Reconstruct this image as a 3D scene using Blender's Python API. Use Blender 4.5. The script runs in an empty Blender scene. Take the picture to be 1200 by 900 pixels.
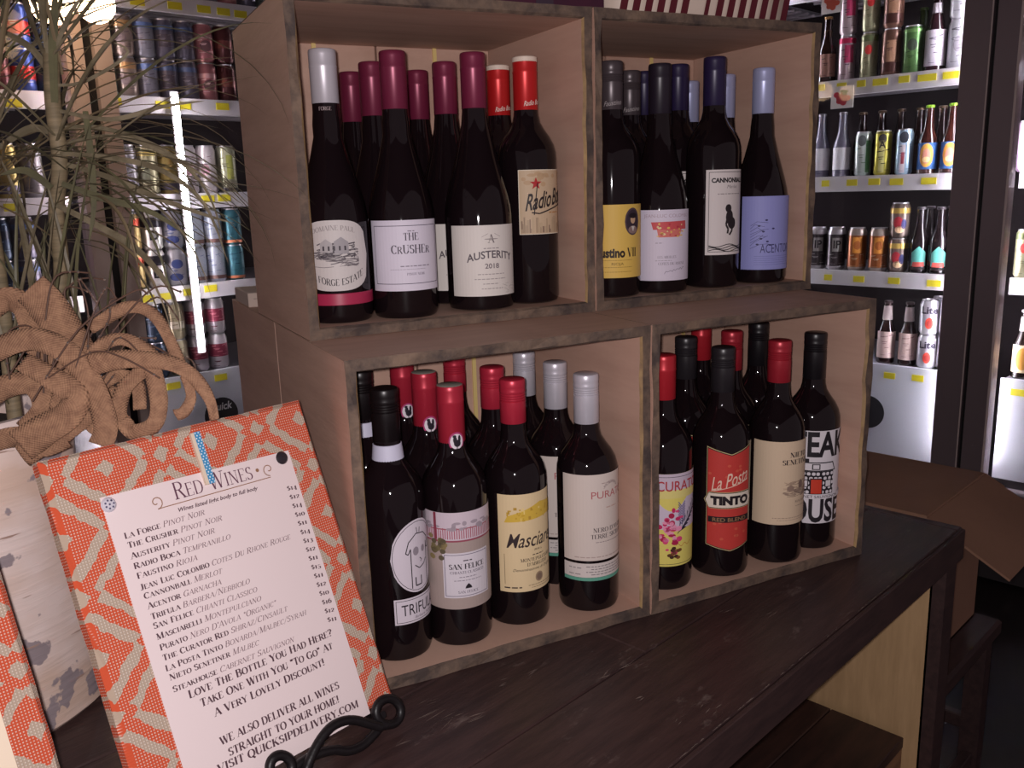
import bpy, bmesh, math, random
from mathutils import Vector, Matrix
R_ = math.radians
random.seed(7)
SC = bpy.context.scene
COL = SC.collection

# ---------------------------------------------------------------- camera
CAM = Vector((-0.48276, -0.71279, 1.37455))
YAW, PITCH, ROLL, FPX = 0.786586, -0.219300, -0.031451, 1034.7
_f = Vector((math.sin(YAW)*math.cos(PITCH), math.cos(YAW)*math.cos(PITCH), math.sin(PITCH)))
_r = Vector((math.cos(YAW), -math.sin(YAW), 0)); _u = _r.cross(_f)
CR = _r*math.cos(ROLL) + _u*math.sin(ROLL); CU = -_r*math.sin(ROLL) + _u*math.cos(ROLL); CF = _f
cd = bpy.data.cameras.new('camera'); cam = bpy.data.objects.new('camera', cd); COL.objects.link(cam)
cd.sensor_width = 36.0; cd.lens = FPX/1200*36.0; cd.clip_start = 0.01
cam.matrix_world = Matrix(((CR.x, CU.x, -CF.x, CAM.x), (CR.y, CU.y, -CF.y, CAM.y), (CR.z, CU.z, -CF.z, CAM.z), (0, 0, 0, 1)))
SC.camera = cam

# ---------------------------------------------------------------- light and exposure
SC.view_settings.view_transform = 'Standard'; SC.view_settings.look = 'None'
SC.view_settings.gamma = 1.0; SC.view_settings.exposure = 0.68; SC.view_settings.use_curve_mapping = False
W = bpy.data.worlds.new('world'); SC.world = W; W.use_nodes = True
W.node_tree.nodes['Background'].inputs[0].default_value = (0.125, 0.098, 0.106, 1)
W.node_tree.nodes['Background'].inputs[1].default_value = 1.0
def point_light(name, loc, energy, radius, color=(1, 1, 1)):
    l = bpy.data.lights.new(name, 'POINT'); l.energy = energy; l.shadow_soft_size = radius; l.color = color
    o = bpy.data.objects.new(name, l); COL.objects.link(o); o.location = loc; return o
# the phone's own flash beside its lens: it gives the small highlights on every bottle
point_light('camera_flash_offscreen', CAM - CR*0.012 + CU*0.006 - CF*0.01, 16.5, 0.007, (1.0, 0.93, 0.94))

# ---------------------------------------------------------------- pixel helpers (1200 x 900)
def ray(px, py): return CR*((px-600)/FPX) - CU*((py-450)/FPX) + CF
def on_axis(px, py, ax, val):
    d = ray(px, py); return CAM + d*((val-CAM[ax])/d[ax])
def at_depth(px, py, d): return CAM + ray(px, py)*d
def project(P):
    d = Vector(P)-CAM; z = d.dot(CF); return 600+FPX*d.dot(CR)/z, 450-FPX*d.dot(CU)/z, z
TZ = 0.85                                   # table top
TH = R_(18.6); CT, ST = math.cos(TH), math.sin(TH)
def cf(x, y, z=0): return Vector((CT*x+ST*y, -ST*x+CT*y, TZ+z))     # crate frame to room

# ---------------------------------------------------------------- colours and materials
def lin(c):
    return tuple(((v/255)/12.92 if v/255 <= .04045 else ((v/255+.055)/1.055)**2.4) for v in c[:3])+(1,)
MATS = {}
def mat(name, rgb, rough=.5, metal=0, spec=.5, coat=0, noise=None, bump=None, emit=None):
    """noise=(scale, rgb2, stretch xyz) ; bump=(scale, strength, stretch)"""
    if name in MATS: return MATS[name]
    m = bpy.data.materials.new(name); m.use_nodes = True; nt = m.node_tree; b = nt.nodes['Principled BSDF']
    b.inputs['Base Color'].default_value = lin(rgb); b.inputs['Roughness'].default_value = rough
    b.inputs['Metallic'].default_value = metal; b.inputs['Specular IOR Level'].default_value = spec
    b.inputs['Coat Weight'].default_value = coat; b.inputs['Coat Roughness'].default_value = .05
    m.diffuse_color = lin(rgb)
    def coord(stretch):
        tc = nt.nodes.new('ShaderNodeTexCoord'); mp = nt.nodes.new('ShaderNodeMapping')
        mp.inputs['Scale'].default_value = stretch; nt.links.new(tc.outputs['Object'], mp.inputs['Vector']); return mp.outputs[0]
    if noise:
        sc, rgb2, st = noise[:3]
        n = nt.nodes.new('ShaderNodeTexNoise'); n.inputs['Scale'].default_value = sc; n.inputs['Detail'].default_value = 8
        n.inputs['Roughness'].default_value = .65
        nt.links.new(coord(st), n.inputs['Vector'])
        cr = nt.nodes.new('ShaderNodeValToRGB'); cr.color_ramp.elements[0].position = noise[3] if len(noise) > 3 else .35
        cr.color_ramp.elements[1].position = noise[4] if len(noise) > 4 else .65
        cr.color_ramp.elements[0].color = lin(rgb); cr.color_ramp.elements[1].color = lin(rgb2)
        nt.links.new(n.outputs['Fac'], cr.inputs['Fac']); nt.links.new(cr.outputs['Color'], b.inputs['Base Color'])
    if bump:
        n = nt.nodes.new('ShaderNodeTexNoise'); n.inputs['Scale'].default_value = bump[0]; n.inputs['Detail'].default_value = 6
        nt.links.new(coord(bump[2] if len(bump) > 2 else (1, 1, 1)), n.inputs['Vector'])
        bp = nt.nodes.new('ShaderNodeBump'); bp.inputs['Strength'].default_value = bump[1]; bp.inputs['Distance'].default_value = .002
        nt.links.new(n.outputs['Fac'], bp.inputs['Height']); nt.links.new(bp.outputs[0], b.inputs['Normal'])
    if emit:
        b.inputs['Emission Color'].default_value = lin(emit[0]); b.inputs['Emission Strength'].default_value = emit[1]
    MATS[name] = m; return m
def paper(rgb): return mat('print_%d_%d_%d' % rgb, rgb, .55, spec=.3)
def node(nt, t, **kw):
    n = nt.nodes.new(t)
    for k, v in kw.items(): setattr(n, k, v)
    return n
def mth(nt, op, a, b=None, c=None):
    n = node(nt, 'ShaderNodeMath', operation=op)
    for i, v in enumerate((a, b, c)):
        if v is None: continue
        if isinstance(v, (int, float)): n.inputs[i].default_value = v
        else: nt.links.new(v, n.inputs[i])
    return n.outputs[0]

# ---------------------------------------------------------------- mesh builder
class MB:
    def __init__(s): s.v = []; s.f = []; s.m = []
    def add(s, vs, fs, mi=0):
        o = len(s.v); s.v += [tuple(v) for v in vs]; s.f += [tuple(i+o for i in f) for f in fs]; s.m += [mi]*len(fs); return s
    def box(s, x0, x1, y0, y1, z0, z1, mi=0):
        vs = [(x, y, z) for z in (z0, z1) for y in (y0, y1) for x in (x0, x1)]
        return s.add(vs, [(0, 2, 3, 1), (4, 5, 7, 6), (0, 1, 5, 4), (2, 6, 7, 3), (0, 4, 6, 2), (1, 3, 7, 5)], mi)
    def bevbox(s, x0, x1, y0, y1, z0, z1, b, mi=0):
        vs = []; 
        for z, i in ((z0, b), (z0+b, 0), (z1-b, 0), (z1, b)):
            vs += [(x0+i, y0+i, z), (x1-i, y0+i, z), (x1-i, y1-i, z), (x0+i, y1-i, z)]
        fs = [(3, 2, 1, 0), (12, 13, 14, 15)]
        for k in range(3):
            for j in range(4): fs.append((4*k+j, 4*k+(j+1) % 4, 4*k+4+(j+1) % 4, 4*k+4+j))
        return s.add(vs, fs, mi)
    def lathe(s, prof, n=32, mi=0, cx=0, cy=0, mis=None):
        o = len(s.v)
        for r, z in prof:
            for k in range(n):
                a = 2*math.pi*k/n; s.v.append((cx+r*math.cos(a), cy+r*math.sin(a), z))
        for i in range(len(prof)-1):
            for k in range(n):
                s.f.append((o+i*n+k, o+i*n+(k+1) % n, o+(i+1)*n+(k+1) % n, o+(i+1)*n+k)); s.m.append(mis[i] if mis else mi)
        return s
    def tube(s, pts, r, n=8, mi=0, closed=False, caps=True):
        pts = [Vector(p) for p in pts]; N = len(pts); o = len(s.v); up = None
        rr = r if isinstance(r, (list, tuple)) else [r]*N
        for i, p in enumerate(pts):
            a = pts[(i-1) % N] if (closed or i > 0) else p; b = pts[(i+1) % N] if (closed or i < N-1) else p
            t = (b-a).normalized()
            if up is None: up = t.orthogonal().normalized()
            up = (up - t*up.dot(t)); up = up.normalized() if up.length > 1e-6 else t.orthogonal().normalized()
            w = t.cross(up)
            for k in range(n):
                an = 2*math.pi*k/n; s.v.append(tuple(p+(up*math.cos(an)+w*math.sin(an))*rr[i]))
        for i in range(N if closed else N-1):
            j = (i+1) % N
            for k in range(n): s.f.append((o+i*n+k, o+i*n+(k+1) % n, o+j*n+(k+1) % n, o+j*n+k)); s.m.append(mi)
        if caps and not closed:
            s.f.append(tuple(o+k for k in reversed(range(n)))); s.m.append(mi)
            s.f.append(tuple(o+(N-1)*n+k for k in range(n))); s.m.append(mi)
        return s
    def build(s, name, mats, parent=None, smooth=False, loc=None, rot=None):
        me = bpy.data.meshes.new(name); me.from_pydata(s.v, [], s.f)
        for m in (mats if isinstance(mats, (list, tuple)) else [mats]): me.materials.append(m)
        me.polygons.foreach_set('material_index', s.m)
        if smooth: me.polygons.foreach_set('use_smooth', [True]*len(me.polygons)); me.set_sharp_from_angle(angle=R_(40))
        me.update()
        o = bpy.data.objects.new(name, me); COL.objects.link(o)
        if parent: o.parent = parent
        if loc is not None: o.location = loc
        if rot is not None: o.rotation_euler = rot
        return o
def tag(o, label=None, cat=None, group=None, kind=None):
    if label: o['label'] = label
    if cat: o['category'] = cat
    if group: o['group'] = group
    if kind: o['kind'] = kind
    return o
def thing(name, label, cat, loc=(0, 0, 0), rz=0, group=None):
    o = bpy.data.objects.new(name, None); COL.objects.link(o); o.location = loc; o.rotation_euler = (0, 0, rz)
    o.empty_display_size = .02
    return tag(o, label, cat, group)
def copy_tree(o, parent=None):
    c = o.copy(); COL.objects.link(c); c.parent = parent
    for ch in list(o.children): copy_tree(ch, c)
    return c
def smooth_path(pts, sub=6):
    pts = [Vector(p) for p in pts]; out = []
    for i in range(len(pts)-1):
        p0 = pts[max(i-1, 0)]; p1 = pts[i]; p2 = pts[i+1]; p3 = pts[min(i+2, len(pts)-1)]
        for k in range(sub):
            t = k/sub; t2 = t*t; t3 = t2*t
            out.append(.5*((2*p1)+(-p0+p2)*t+(2*p0-5*p1+4*p2-p3)*t2+(-p0+3*p1-3*p2+p3)*t3))
    out.append(pts[-1]); return out

# ---------------------------------------------------------------- lettering
def arc(cx, cy, rx, ry, a0, a1, n=10):
    return [(cx+rx*math.cos(R_(a0+(a1-a0)*i/n)), cy+ry*math.sin(R_(a0+(a1-a0)*i/n))) for i in range(n+1)]
# serif capitals: width, strokes (k thick, n thin, c weight by direction), serif feet
SER = {
 'A': (.74, [('n', [(.05, 0), (.36, 1)]), ('k', [(.36, 1), (.68, 0)]), ('n', [(.15, .33), (.57, .33)])], [(.05, 0), (.68, 0)]),
 'B': (.66, [('k', [(.13, 0), (.13, 1)]), ('c', [(.05, .98), (.32, .98)]+arc(.32, .755, .21, .225, 90, -90)+[(.13, .53)]), ('c', [(.3, .53)]+arc(.33, .275, .25, .255, 90, -90)+[(.05, .02)])], []),
 'C': (.70, [('c', arc(.38, .5, .31, .48, 45, 315, 18)), ('n', [(.62, .98), (.62, .72)])], []),
 'D': (.76, [('k', [(.13, 0), (.13, 1)]), ('c', [(.05, .98), (.34, .98)]+arc(.34, .5, .34, .48, 90, -90, 14)+[(.05, .02)])], []),
 'E': (.62, [('k', [(.13, 0), (.13, 1)]), ('n', [(.05, .98), (.55, .98), (.55, .78)]), ('n', [(.13, .52), (.44, .52)]), ('n', [(.05, .02), (.57, .02), (.57, .24)])], []),
 'F': (.58, [('k', [(.13, 0), (.13, 1)]), ('n', [(.05, .98), (.54, .98), (.54, .76)]), ('n', [(.13, .5), (.42, .5)])], [(.13, 0)]),
 'G': (.76, [('c', arc(.38, .5, .31, .48, 45, 325, 18)), ('n', [(.62, .98), (.62, .74)]), ('k', [(.62, .06), (.62, .42)])], [(.62, .42)]),
 'H': (.78, [('k', [(.14, 0), (.14, 1)]), ('k', [(.64, 0), (.64, 1)]), ('n', [(.14, .52), (.64, .52)])], [(.14, 0), (.14, 1), (.64, 0), (.64, 1)]),
 'I': (.34, [('k', [(.17, 0), (.17, 1)])], [(.17, 0), (.17, 1)]),
 'J': (.46, [('c', [(.30, 1), (.30, .22)]+arc(.17, .2, .13, .2, 0, -150, 8))], [(.30, 1)]),
 'K': (.76, [('k', [(.14, 0), (.14, 1)]), ('n', [(.60, 1), (.16, .42)]), ('k', [(.30, .58), (.66, 0)])], [(.14, 0), (.14, 1), (.60, 1), (.66, 0)]),
 'L': (.60, [('k', [(.13, 0), (.13, 1)]), ('n', [(.05, .02), (.55, .02), (.55, .26)])], [(.13, 1)]),
 'M': (.92, [('n', [(.12, 0), (.14, 1)]), ('k', [(.14, 1), (.44, .02)]), ('n', [(.44, .02), (.76, 1)]), ('k', [(.78, 1), (.78, 0)])], [(.12, 0), (.14, 1), (.78, 1), (.78, 0)]),
 'N': (.80, [('n', [(.13, 0), (.13, 1)]), ('k', [(.13, 1), (.66, 0)]), ('n', [(.66, 0), (.66, 1)])], [(.13, 0), (.13, 1), (.66, 1)]),
 'O': (.78, [('c', arc(.39, .5, .33, .49, 0, 360, 22))], []),
 'P': (.64, [('k', [(.13, 0), (.13, 1)]), ('c', [(.05, .98), (.33, .98)]+arc(.33, .73, .24, .25, 90, -90)+[(.13, .48)])], [(.13, 0)]),
 'Q': (.78, [('c', arc(.39, .5, .33, .49, 0, 360, 22)), ('k', [(.40, .12), (.72, -.2)])], []),
 'R': (.72, [('k', [(.13, 0), (.13, 1)]), ('c', [(.05, .98), (.33, .98)]+arc(.33, .75, .23, .23, 90, -90)+[(.13, .52)]), ('k', [(.34, .52), (.64, 0)])], [(.13, 0), (.64, 0)]),
 'S': (.56, [('c', arc(.28, .745, .19, .235, 30, 230, 10)+[(.28, .52)]+arc(.28, .265, .21, .245, 65, -150, 12)), ('n', [(.47, .98), (.47, .76)]), ('n', [(.07, .02), (.07, .26)])], []),
 'T': (.66, [('k', [(.33, 0), (.33, 1)]), ('n', [(.05, .76), (.05, .98), (.61, .98), (.61, .76)])], [(.33, 0)]),
 'U': (.76, [('c', [(.15, 1), (.15, .32)]+arc(.39, .3, .24, .29, 180, 360, 10)), ('n', [(.63, .3), (.63, 1)])], [(.15, 1), (.63, 1)]),
 'V': (.74, [('k', [(.08, 1), (.38, 0)]), ('n', [(.38, 0), (.66, 1)])], [(.08, 1), (.66, 1)]),
 'W': (1.04, [('k', [(.08, 1), (.32, 0)]), ('n', [(.32, 0), (.54, 1)]), ('k', [(.50, 1), (.74, 0)]), ('n', [(.74, 0), (.96, 1)])], [(.08, 1), (.96, 1)]),
 'X': (.74, [('k', [(.10, 1), (.64, 0)]), ('n', [(.62, 1), (.10, 0)])], [(.10, 1), (.64, 0), (.62, 1), (.10, 0)]),
 'Y': (.72, [('k', [(.08, 1), (.37, .48)]), ('n', [(.66, 1), (.37, .48)]), ('k', [(.37, .5), (.37, 0)])], [(.08, 1), (.66, 1), (.37, 0)]),
 'Z': (.64, [('k', [(.56, .98), (.08, .02)]), ('n', [(.08, .76), (.08, .98), (.56, .98)]), ('n', [(.08, .02), (.58, .02), (.58, .24)])], []),
 '0': (.60, [('c', arc(.30, .36, .24, .35, 0, 360, 18))], []),
 '1': (.42, [('k', [(.21, 0), (.21, .72)])], [(.21, 0), (.15, .70)]),
 '2': (.54, [('c', arc(.27, .52, .19, .19, 170, -20, 8)+[(.08, .03)]), ('n', [(.08, .03), (.50, .03)])], []),
 '3': (.52, [('c', arc(.26, .46, .17, .2, 140, -70, 8)), ('c', arc(.26, .06, .2, .22, 80, -140, 8))], []),
 '4': (.58, [('k', [(.40, -.24), (.40, .72)]), ('n', [(.40, .72), (.06, .05), (.56, .05)])], []),
 '5': (.54, [('n', [(.48, .70), (.16, .70), (.14, .34)]), ('c', arc(.26, .12, .22, .24, 110, -140, 10))], []),
 '6': (.58, [('c', arc(.29, .30, .22, .30, 0, 360, 14)), ('c', arc(.5, .3, .43, .68, 180, 100, 8))], []),
 '8': (.56, [('c', arc(.28, .75, .18, .22, 0, 360, 12)), ('c', arc(.28, .27, .22, .26, 0, 360, 12))], []),
 '$': (.56, [('c', arc(.28, .70, .17, .2, 30, 230, 8)+[(.28, .50)]+arc(.28, .29, .19, .2, 65, -150, 10)), ('n', [(.28, -.08), (.28, 1.05)])], []),
 '/': (.46, [('n', [(.04, -.1), (.42, 1.05)])], []), '.': (.26, [('k', [(.13, 0), (.13, .13)])], []),
 '!': (.30, [('k', [(.15, .3), (.15, 1)]), ('k', [(.15, 0), (.15, .13)])], []),
 '?': (.54, [('c', arc(.27, .76, .19, .22, 170, -60, 10)+[(.27, .42), (.27, .28)]), ('k', [(.27, 0), (.27, .13)])], []),
 "'": (.22, [('k', [(.11, .72), (.11, 1)])], []), '"': (.36, [('k', [(.11, .72), (.11, 1)]), ('k', [(.25, .72), (.25, 1)])], []),
 '*': (.40, [('n', [(.2, .6), (.2, 1)]), ('n', [(.04, .7), (.36, .9)]), ('n', [(.04, .9), (.36, .7)])], []), ' ': (.34, [], []),
}
def serif(text, thick=.15, thin=.045, shear=0, small=.8, gap=.04):
    """capitals at full height, lower-case letters as small capitals -> verts, faces, width"""
    vs, fs, x = [], [], 0
    for ch in text:
        up = ch.upper(); s = 1 if (ch == up) else small
        if up not in SER: continue
        w, st, feet = SER[up]
        def quad(a, b, wa, wb):
            ax, ay = a; bx, by = b; L = math.hypot(bx-ax, by-ay)
            if L < 1e-5: return
            nx, ny = -(by-ay)/L, (bx-ax)/L
            o = len(vs)
            for (px, py, w_, sg) in ((ax, ay, wa, -1), (bx, by, wb, -1), (bx, by, wb, 1), (ax, ay, wa, 1)):
                X, Y = px+nx*w_*.5*sg, py+ny*w_*.5*sg
                vs.append((x+X*s+shear*Y*s, Y*s))
            fs.append((o, o+1, o+2, o+3))
        for k, pts in st:
            for a, b in zip(pts, pts[1:]):
                L = math.hypot(b[0]-a[0], b[1]-a[1]) or 1
                wd = thick if k == 'k' else thin if k == 'n' else thin+(thick*1.05-thin)*(abs(b[1]-a[1])/L)**1.5
                quad(a, b, wd, wd)
        for (fx, fy) in feet:
            y = fy + (.02 if fy < .5 else -.02)
            quad((fx-.13, y), (fx+.13, y), .045, .045)
        x += (w+gap)*s
    return vs, fs, x
_tc = {}
def sans(text, bold=0., shear=0.):
    key = (text, bold, shear)
    if key in _tc: return _tc[key]
    cu = bpy.data.curves.new('txt', 'FONT'); cu.body = text; cu.size = 1.0; cu.offset = bold; cu.shear = shear; cu.resolution_u = 3
    o = bpy.data.objects.new('txt', cu); COL.objects.link(o)
    dg = bpy.context.evaluated_depsgraph_get(); me = bpy.data.meshes.new_from_object(o.evaluated_get(dg))
    vs = [(v.co.x/.70, v.co.y/.70) for v in me.vertices]; fs = [tuple(p.vertices) for p in me.polygons]
    bpy.data.objects.remove(o); bpy.data.curves.remove(cu); bpy.data.meshes.remove(me)
    x0 = min(v[0] for v in vs); vs = [(a-x0, b) for a, b in vs]
    _tc[key] = (vs, fs, max(v[0] for v in vs)); return _tc[key]

# ---------------------------------------------------------------- printed matter wrapped on a cylinder (or flat when r is None)
class Print:
    """u to the right, z up, in metres; label centre faces local -Y"""
    def __init__(s, r): s.r = r; s.g = {}
    def P(s, u, z, lift):
        if s.r is None: return (u, -lift, z)
        a = -math.pi/2+u/s.r; q = s.r+lift; return (q*math.cos(a), q*math.sin(a), z)
    def mb(s, col, layer):
        return s.g.setdefault((col, layer), MB())
    def raw(s, vs, fs, col, layer=1):
        if s.r is not None: vs, fs = s.slice(vs, fs)
        s.mb(col, layer).add([s.P(u, z, .0002+.00022*layer) for u, z in vs], fs)
    def slice(s, vs, fs, step=.0035):
        """cut faces into narrow upright strips so that they follow the curve"""
        V, F = list(vs), []
        def cut(poly, u, keep_less):
            out = []
            for a, b in zip(poly, poly[1:]+poly[:1]):
                ia, ib = (a[0] <= u) == keep_less, (b[0] <= u) == keep_less
                if ia: out.append(a)
                if ia != ib:
                    t = (u-a[0])/(b[0]-a[0]); out.append((u, a[1]+(b[1]-a[1])*t))
            return out
        for f in fs:
            us = [vs[i][0] for i in f]
            if max(us)-min(us) <= step*1.4: F.append(tuple(f)); continue
            rest = [vs[i] for i in f]; k = math.floor(min(us)/step)+1
            while k*step < max(us)-1e-7 and len(rest) >= 3:
                u = k*step; a = cut(rest, u, True); rest = cut(rest, u, False); k += 1
                if len(a) >= 3: F.append(tuple(range(len(V), len(V)+len(a)))); V += a
            if len(rest) >= 3: F.append(tuple(range(len(V), len(V)+len(rest)))); V += rest
        used = sorted({i for f in F for i in f}); m = {i: j for j, i in enumerate(used)}
        return [V[i] for i in used], [tuple(m[i] for i in f) for f in F]
    def cols(s, u0, u1, lo, hi, col, layer=1, n=None):
        n = n or max(1, int(abs(u1-u0)/.004)); vs = []; fs = []
        for i in range(n+1):
            u = u0+(u1-u0)*i/n; vs += [(u, lo(u) if callable(lo) else lo), (u, hi(u) if callable(hi) else hi)]
        for i in range(n): fs.append((2*i, 2*i+2, 2*i+3, 2*i+1))
        s.raw(vs, fs, col, layer)
    def rect(s, u0, u1, z0, z1, col, layer=1): s.cols(u0, u1, z0, z1, col, layer)
    def frame(s, u0, u1, z0, z1, t, col, layer=1):
        s.rect(u0, u1, z0, z0+t, col, layer); s.rect(u0, u1, z1-t, z1, col, layer)
        s.rect(u0, u0+t, z0, z1, col, layer); s.rect(u1-t, u1, z0, z1, col, layer)
    def ell(s, uc, zc, a, b, col, layer=1, p=2.0):
        def h(u): return b*max(0, 1-abs((u-uc)/a)**p)**(1/p)
        s.cols(uc-a, uc+a, lambda u: zc-h(u), lambda u: zc+h(u), col, layer, n=20)
    def poly(s, pts, col, layer=2): s.raw(pts, [tuple(range(len(pts)))], col, layer)
    def line(s, pts, w, col, layer=2):
        vs = []; fs = []
        for a, b in zip(pts, pts[1:]):
            L = math.hypot(b[0]-a[0], b[1]-a[1]) or 1; nx, ny = -(b[1]-a[1])/L*w/2, (b[0]-a[0])/L*w/2; o = len(vs)
            vs += [(a[0]-nx, a[1]-ny), (b[0]-nx, b[1]-ny), (b[0]+nx, b[1]+ny), (a[0]+nx, a[1]+ny)]; fs.append((o, o+1, o+2, o+3))
        s.raw(vs, fs, col, layer)
    def text(s, t, uc, z, h, col, layer=2, font='serif', width=None, bend=0, slope=0, align='c', **kw):
        vs, fs, w = serif(t, **kw) if font == 'serif' else sans(t, **kw)
        kx = h if width is None else width/w
        W = w*kx; u0 = uc-(W/2 if align == 'c' else W if align == 'r' else 0)
        s.raw([(u0+x*kx, z+y*h+bend*(1-((x-w/2)/(w/2))**2)+slope*(x*kx-W/2)) for x, y in vs], fs, col, layer)
    def scribble(s, u0, u1, z0, z1, n, col, seed=1, w=.0006, layer=2):
        r = random.Random(seed)
        for i in range(n):
            u = r.uniform(u0, u1); z = r.uniform(z0, z1); L = r.uniform(.15, .45)*(u1-u0); d = r.uniform(-.5, .5)
            u2 = min(u1, u+L)
            s.line([(u, z), ((u+u2)/2, z+d*.004), (u2, min(z1, max(z0, z+d*.01)))], w*r.uniform(.5, 1.6), col, layer)
    def fine(s, u0, u1, z, h, col, layer=2, seed=0):
        """a line of type too small to read: word-like dashes"""
        r = random.Random(seed+int(z*1e5)); u = u0
        while u < u1:
            w = r.uniform(1.2, 3.2)*h; s.rect(u, min(u1, u+w), z, z+h*.6, col, layer); u += w+h*.7
    def emit(s, parent, base_name='label', sub='print'):
        """lowest layer becomes the label, the others its printed sub-parts"""
        keys = sorted(s.g, key=lambda k: k[1]); base = None
        for k in keys:
            o = s.g[k].build(base_name if base is None else sub, paper(k[0]), base or parent, smooth=False)
            bm = bmesh.new(); bm.from_mesh(o.data); bmesh.ops.remove_doubles(bm, verts=bm.verts, dist=2e-6); bm.to_mesh(o.data); bm.free()
            if base is None: base = o
        return base

# ================================================================ SETTING
M_floor = mat('floor_stain', (38, 28, 27), .6, noise=(3, (24, 18, 18), (1, 1, 1)))
M_wall = mat('wall_paint', (96, 74, 70), .8, noise=(2, (82, 62, 60), (1, 1, 1)))
M_ceil = mat('ceiling_paint', (70, 56, 54), .9)
def struct(name, mb, m): return tag(mb.build(name, m), kind='structure')
struct('floor', MB().box(-2.6, 3.5, -2.6, 2.9, -.05, 0), M_floor)
struct('ceiling', MB().box(-2.6, 3.5, -2.6, 2.9, 2.70, 2.75), M_ceil)
struct('wall_back', MB().box(-2.6, 3.5, 2.80, 2.9, 0, 2.70), M_wall)
struct('wall_right', MB().box(3.40, 3.5, -2.6, 2.80, 0, 2.70), M_wall)

# ---------------------------------------------------------------- refrigerated display cases
M_lip = mat('shelf_white', (214, 210, 214), .4)
M_shelf = mat('shelf_wire', (170, 168, 174), .45)
M_tag = mat('price_tag_yellow', (214, 200, 40), .6)
M_dark = mat('case_interior', (46, 40, 42), .7)
M_kick = mat('case_white_panel', (206, 208, 216), .35)
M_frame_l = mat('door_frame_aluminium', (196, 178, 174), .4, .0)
M_frame_r = mat('door_frame_black', (124, 110, 114), .3, .25)
M_gasket = mat('door_gasket', (20, 17, 19), .6)
M_led = mat('led_white', (255, 255, 255), .5, emit=((255, 250, 252), 26.0))
M_ledr = mat('led_cool_white', (255, 255, 255), .5, emit=((246, 248, 255), 60.0))
M_disc = mat('sticker_black', (38, 36, 40), .5)
def glass_mat():
    m = bpy.data.materials.new('case_door_glass'); m.use_nodes = True; nt = m.node_tree; nt.nodes.clear()
    out = node(nt, 'ShaderNodeOutputMaterial'); tr = node(nt, 'ShaderNodeBsdfTransparent'); gl = node(nt, 'ShaderNodeBsdfGlossy')
    tr.inputs[0].default_value = (.93, .92, .94, 1); gl.inputs['Roughness'].default_value = .02
    fr = node(nt, 'ShaderNodeFresnel'); fr.inputs[0].default_value = 1.22; mx = node(nt, 'ShaderNodeMixShader')
    nt.links.new(fr.outputs[0], mx.inputs[0]); nt.links.new(tr.outputs[0], mx.inputs[1]); nt.links.new(gl.outputs[0], mx.inputs[2])
    nt.links.new(mx.outputs[0], out.inputs[0]); return m
M_glass = glass_mat()
YL = 2.104; XR = 2.684                      # front of the shelves of the two cases
LZ = [1.985, 1.680, 1.383, 1.088, 0.790]; RZ = [2.04, 1.705, 1.372, 1.035, 0.703]

def cooler(name, label, origin, rz, bays, zs, frame_mat, tags, posts, lip_h):
    """local x along the doors, local y into the case, shelf fronts at y = 0"""
    t = thing(name, label, 'cooler', origin, rz)
    x0, x1 = bays[0][0]-.1, bays[-1][1]+.1
    b = MB(); b.box(x0, x1, .56, .60, 0, 2.35); b.box(x0-.03, x0, -.06, .60, 0, 2.35); b.box(x1, x1+.03, -.06, .60, 0, 2.35)
    b.box(x0, x1, -.06, .60, 2.20, 2.35); b.box(x0, x1, -.06, .56, .02, .30)
    b.build('case_body', M_dark, t)
    for (a, c) in bays:
        for zi, z in enumerate(zs):
            last = zi == len(zs)-1
            sh = MB(); sh.box(a, c, .012, .54, z-.012, z-.004); n = int((c-a)/.05)
            for k in range(1, 9): sh.box(a, c, .06*k, .06*k+.006, z-.02, z-.012)
            sh = sh.build('shelf', M_shelf, t)
            lp = MB().box(a, c, -.004, .012, z-(.34 if last else lip_h), z+.004).build('shelf_front', M_kick if last else M_lip, sh)
        gl = MB().box(a-.02, c+.02, -.075, -.071, .33, 2.18).build('glass_pane', M_glass, t)
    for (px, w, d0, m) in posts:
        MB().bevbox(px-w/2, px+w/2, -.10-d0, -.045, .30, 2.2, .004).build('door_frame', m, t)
    rail = MB().bevbox(x0, x1, -.10, -.03, 2.17, 2.25, .004).build('door_rail', frame_mat, t)
    MB().bevbox(x0, x1, -.10, -.03, .29, .345, .004).build('door_rail', frame_mat, t)
    for (tx, tz, w) in tags:
        MB().box(tx-w/2, tx+w/2, -.0065, -.004, tz-.011, tz+.011).build('price_tag', M_tag, t)
    return t

# left case: local x = room x
def lx(px, py, y=YL): return on_axis(px, py, 1, y).x
ltags = [(lx(p[0], p[1]), on_axis(p[0], p[1], 1, YL).z, .045) for p in
         [(160, 2), (204, 7), (238, 11), (261, 14), (281, 17), (133, 119), (190, 123), (215, 124), (260, 125), (243, 233), (262, 232),
          (172, 350), (195, 347), (222, 342), (246, 338), (203, 452), (258, 442), (15, 121), (14, 243)]]
ml = lx(96, 60, YL-.06)
lposts = [(ml-.035, .05, 0, M_frame_l), (ml+.045, .05, 0, M_frame_l), (ml+.005, .028, -.02, M_gasket), (1.72, .12, 0, M_frame_l), (2.42, .10, 0, M_frame_l), (-.24, .12, 0, M_frame_l)]
case_l = cooler('display_cooler', 'long glass-door drinks cooler with white shelves behind the plant', (0, YL, 0), 0,
                [(-.92, -.32), (-.18, ml-.07), (ml+.08, 1.64), (1.78, 2.36)], LZ, M_frame_l, [(a, b-0, w) for a, b, w in ltags], lposts, .045)
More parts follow.
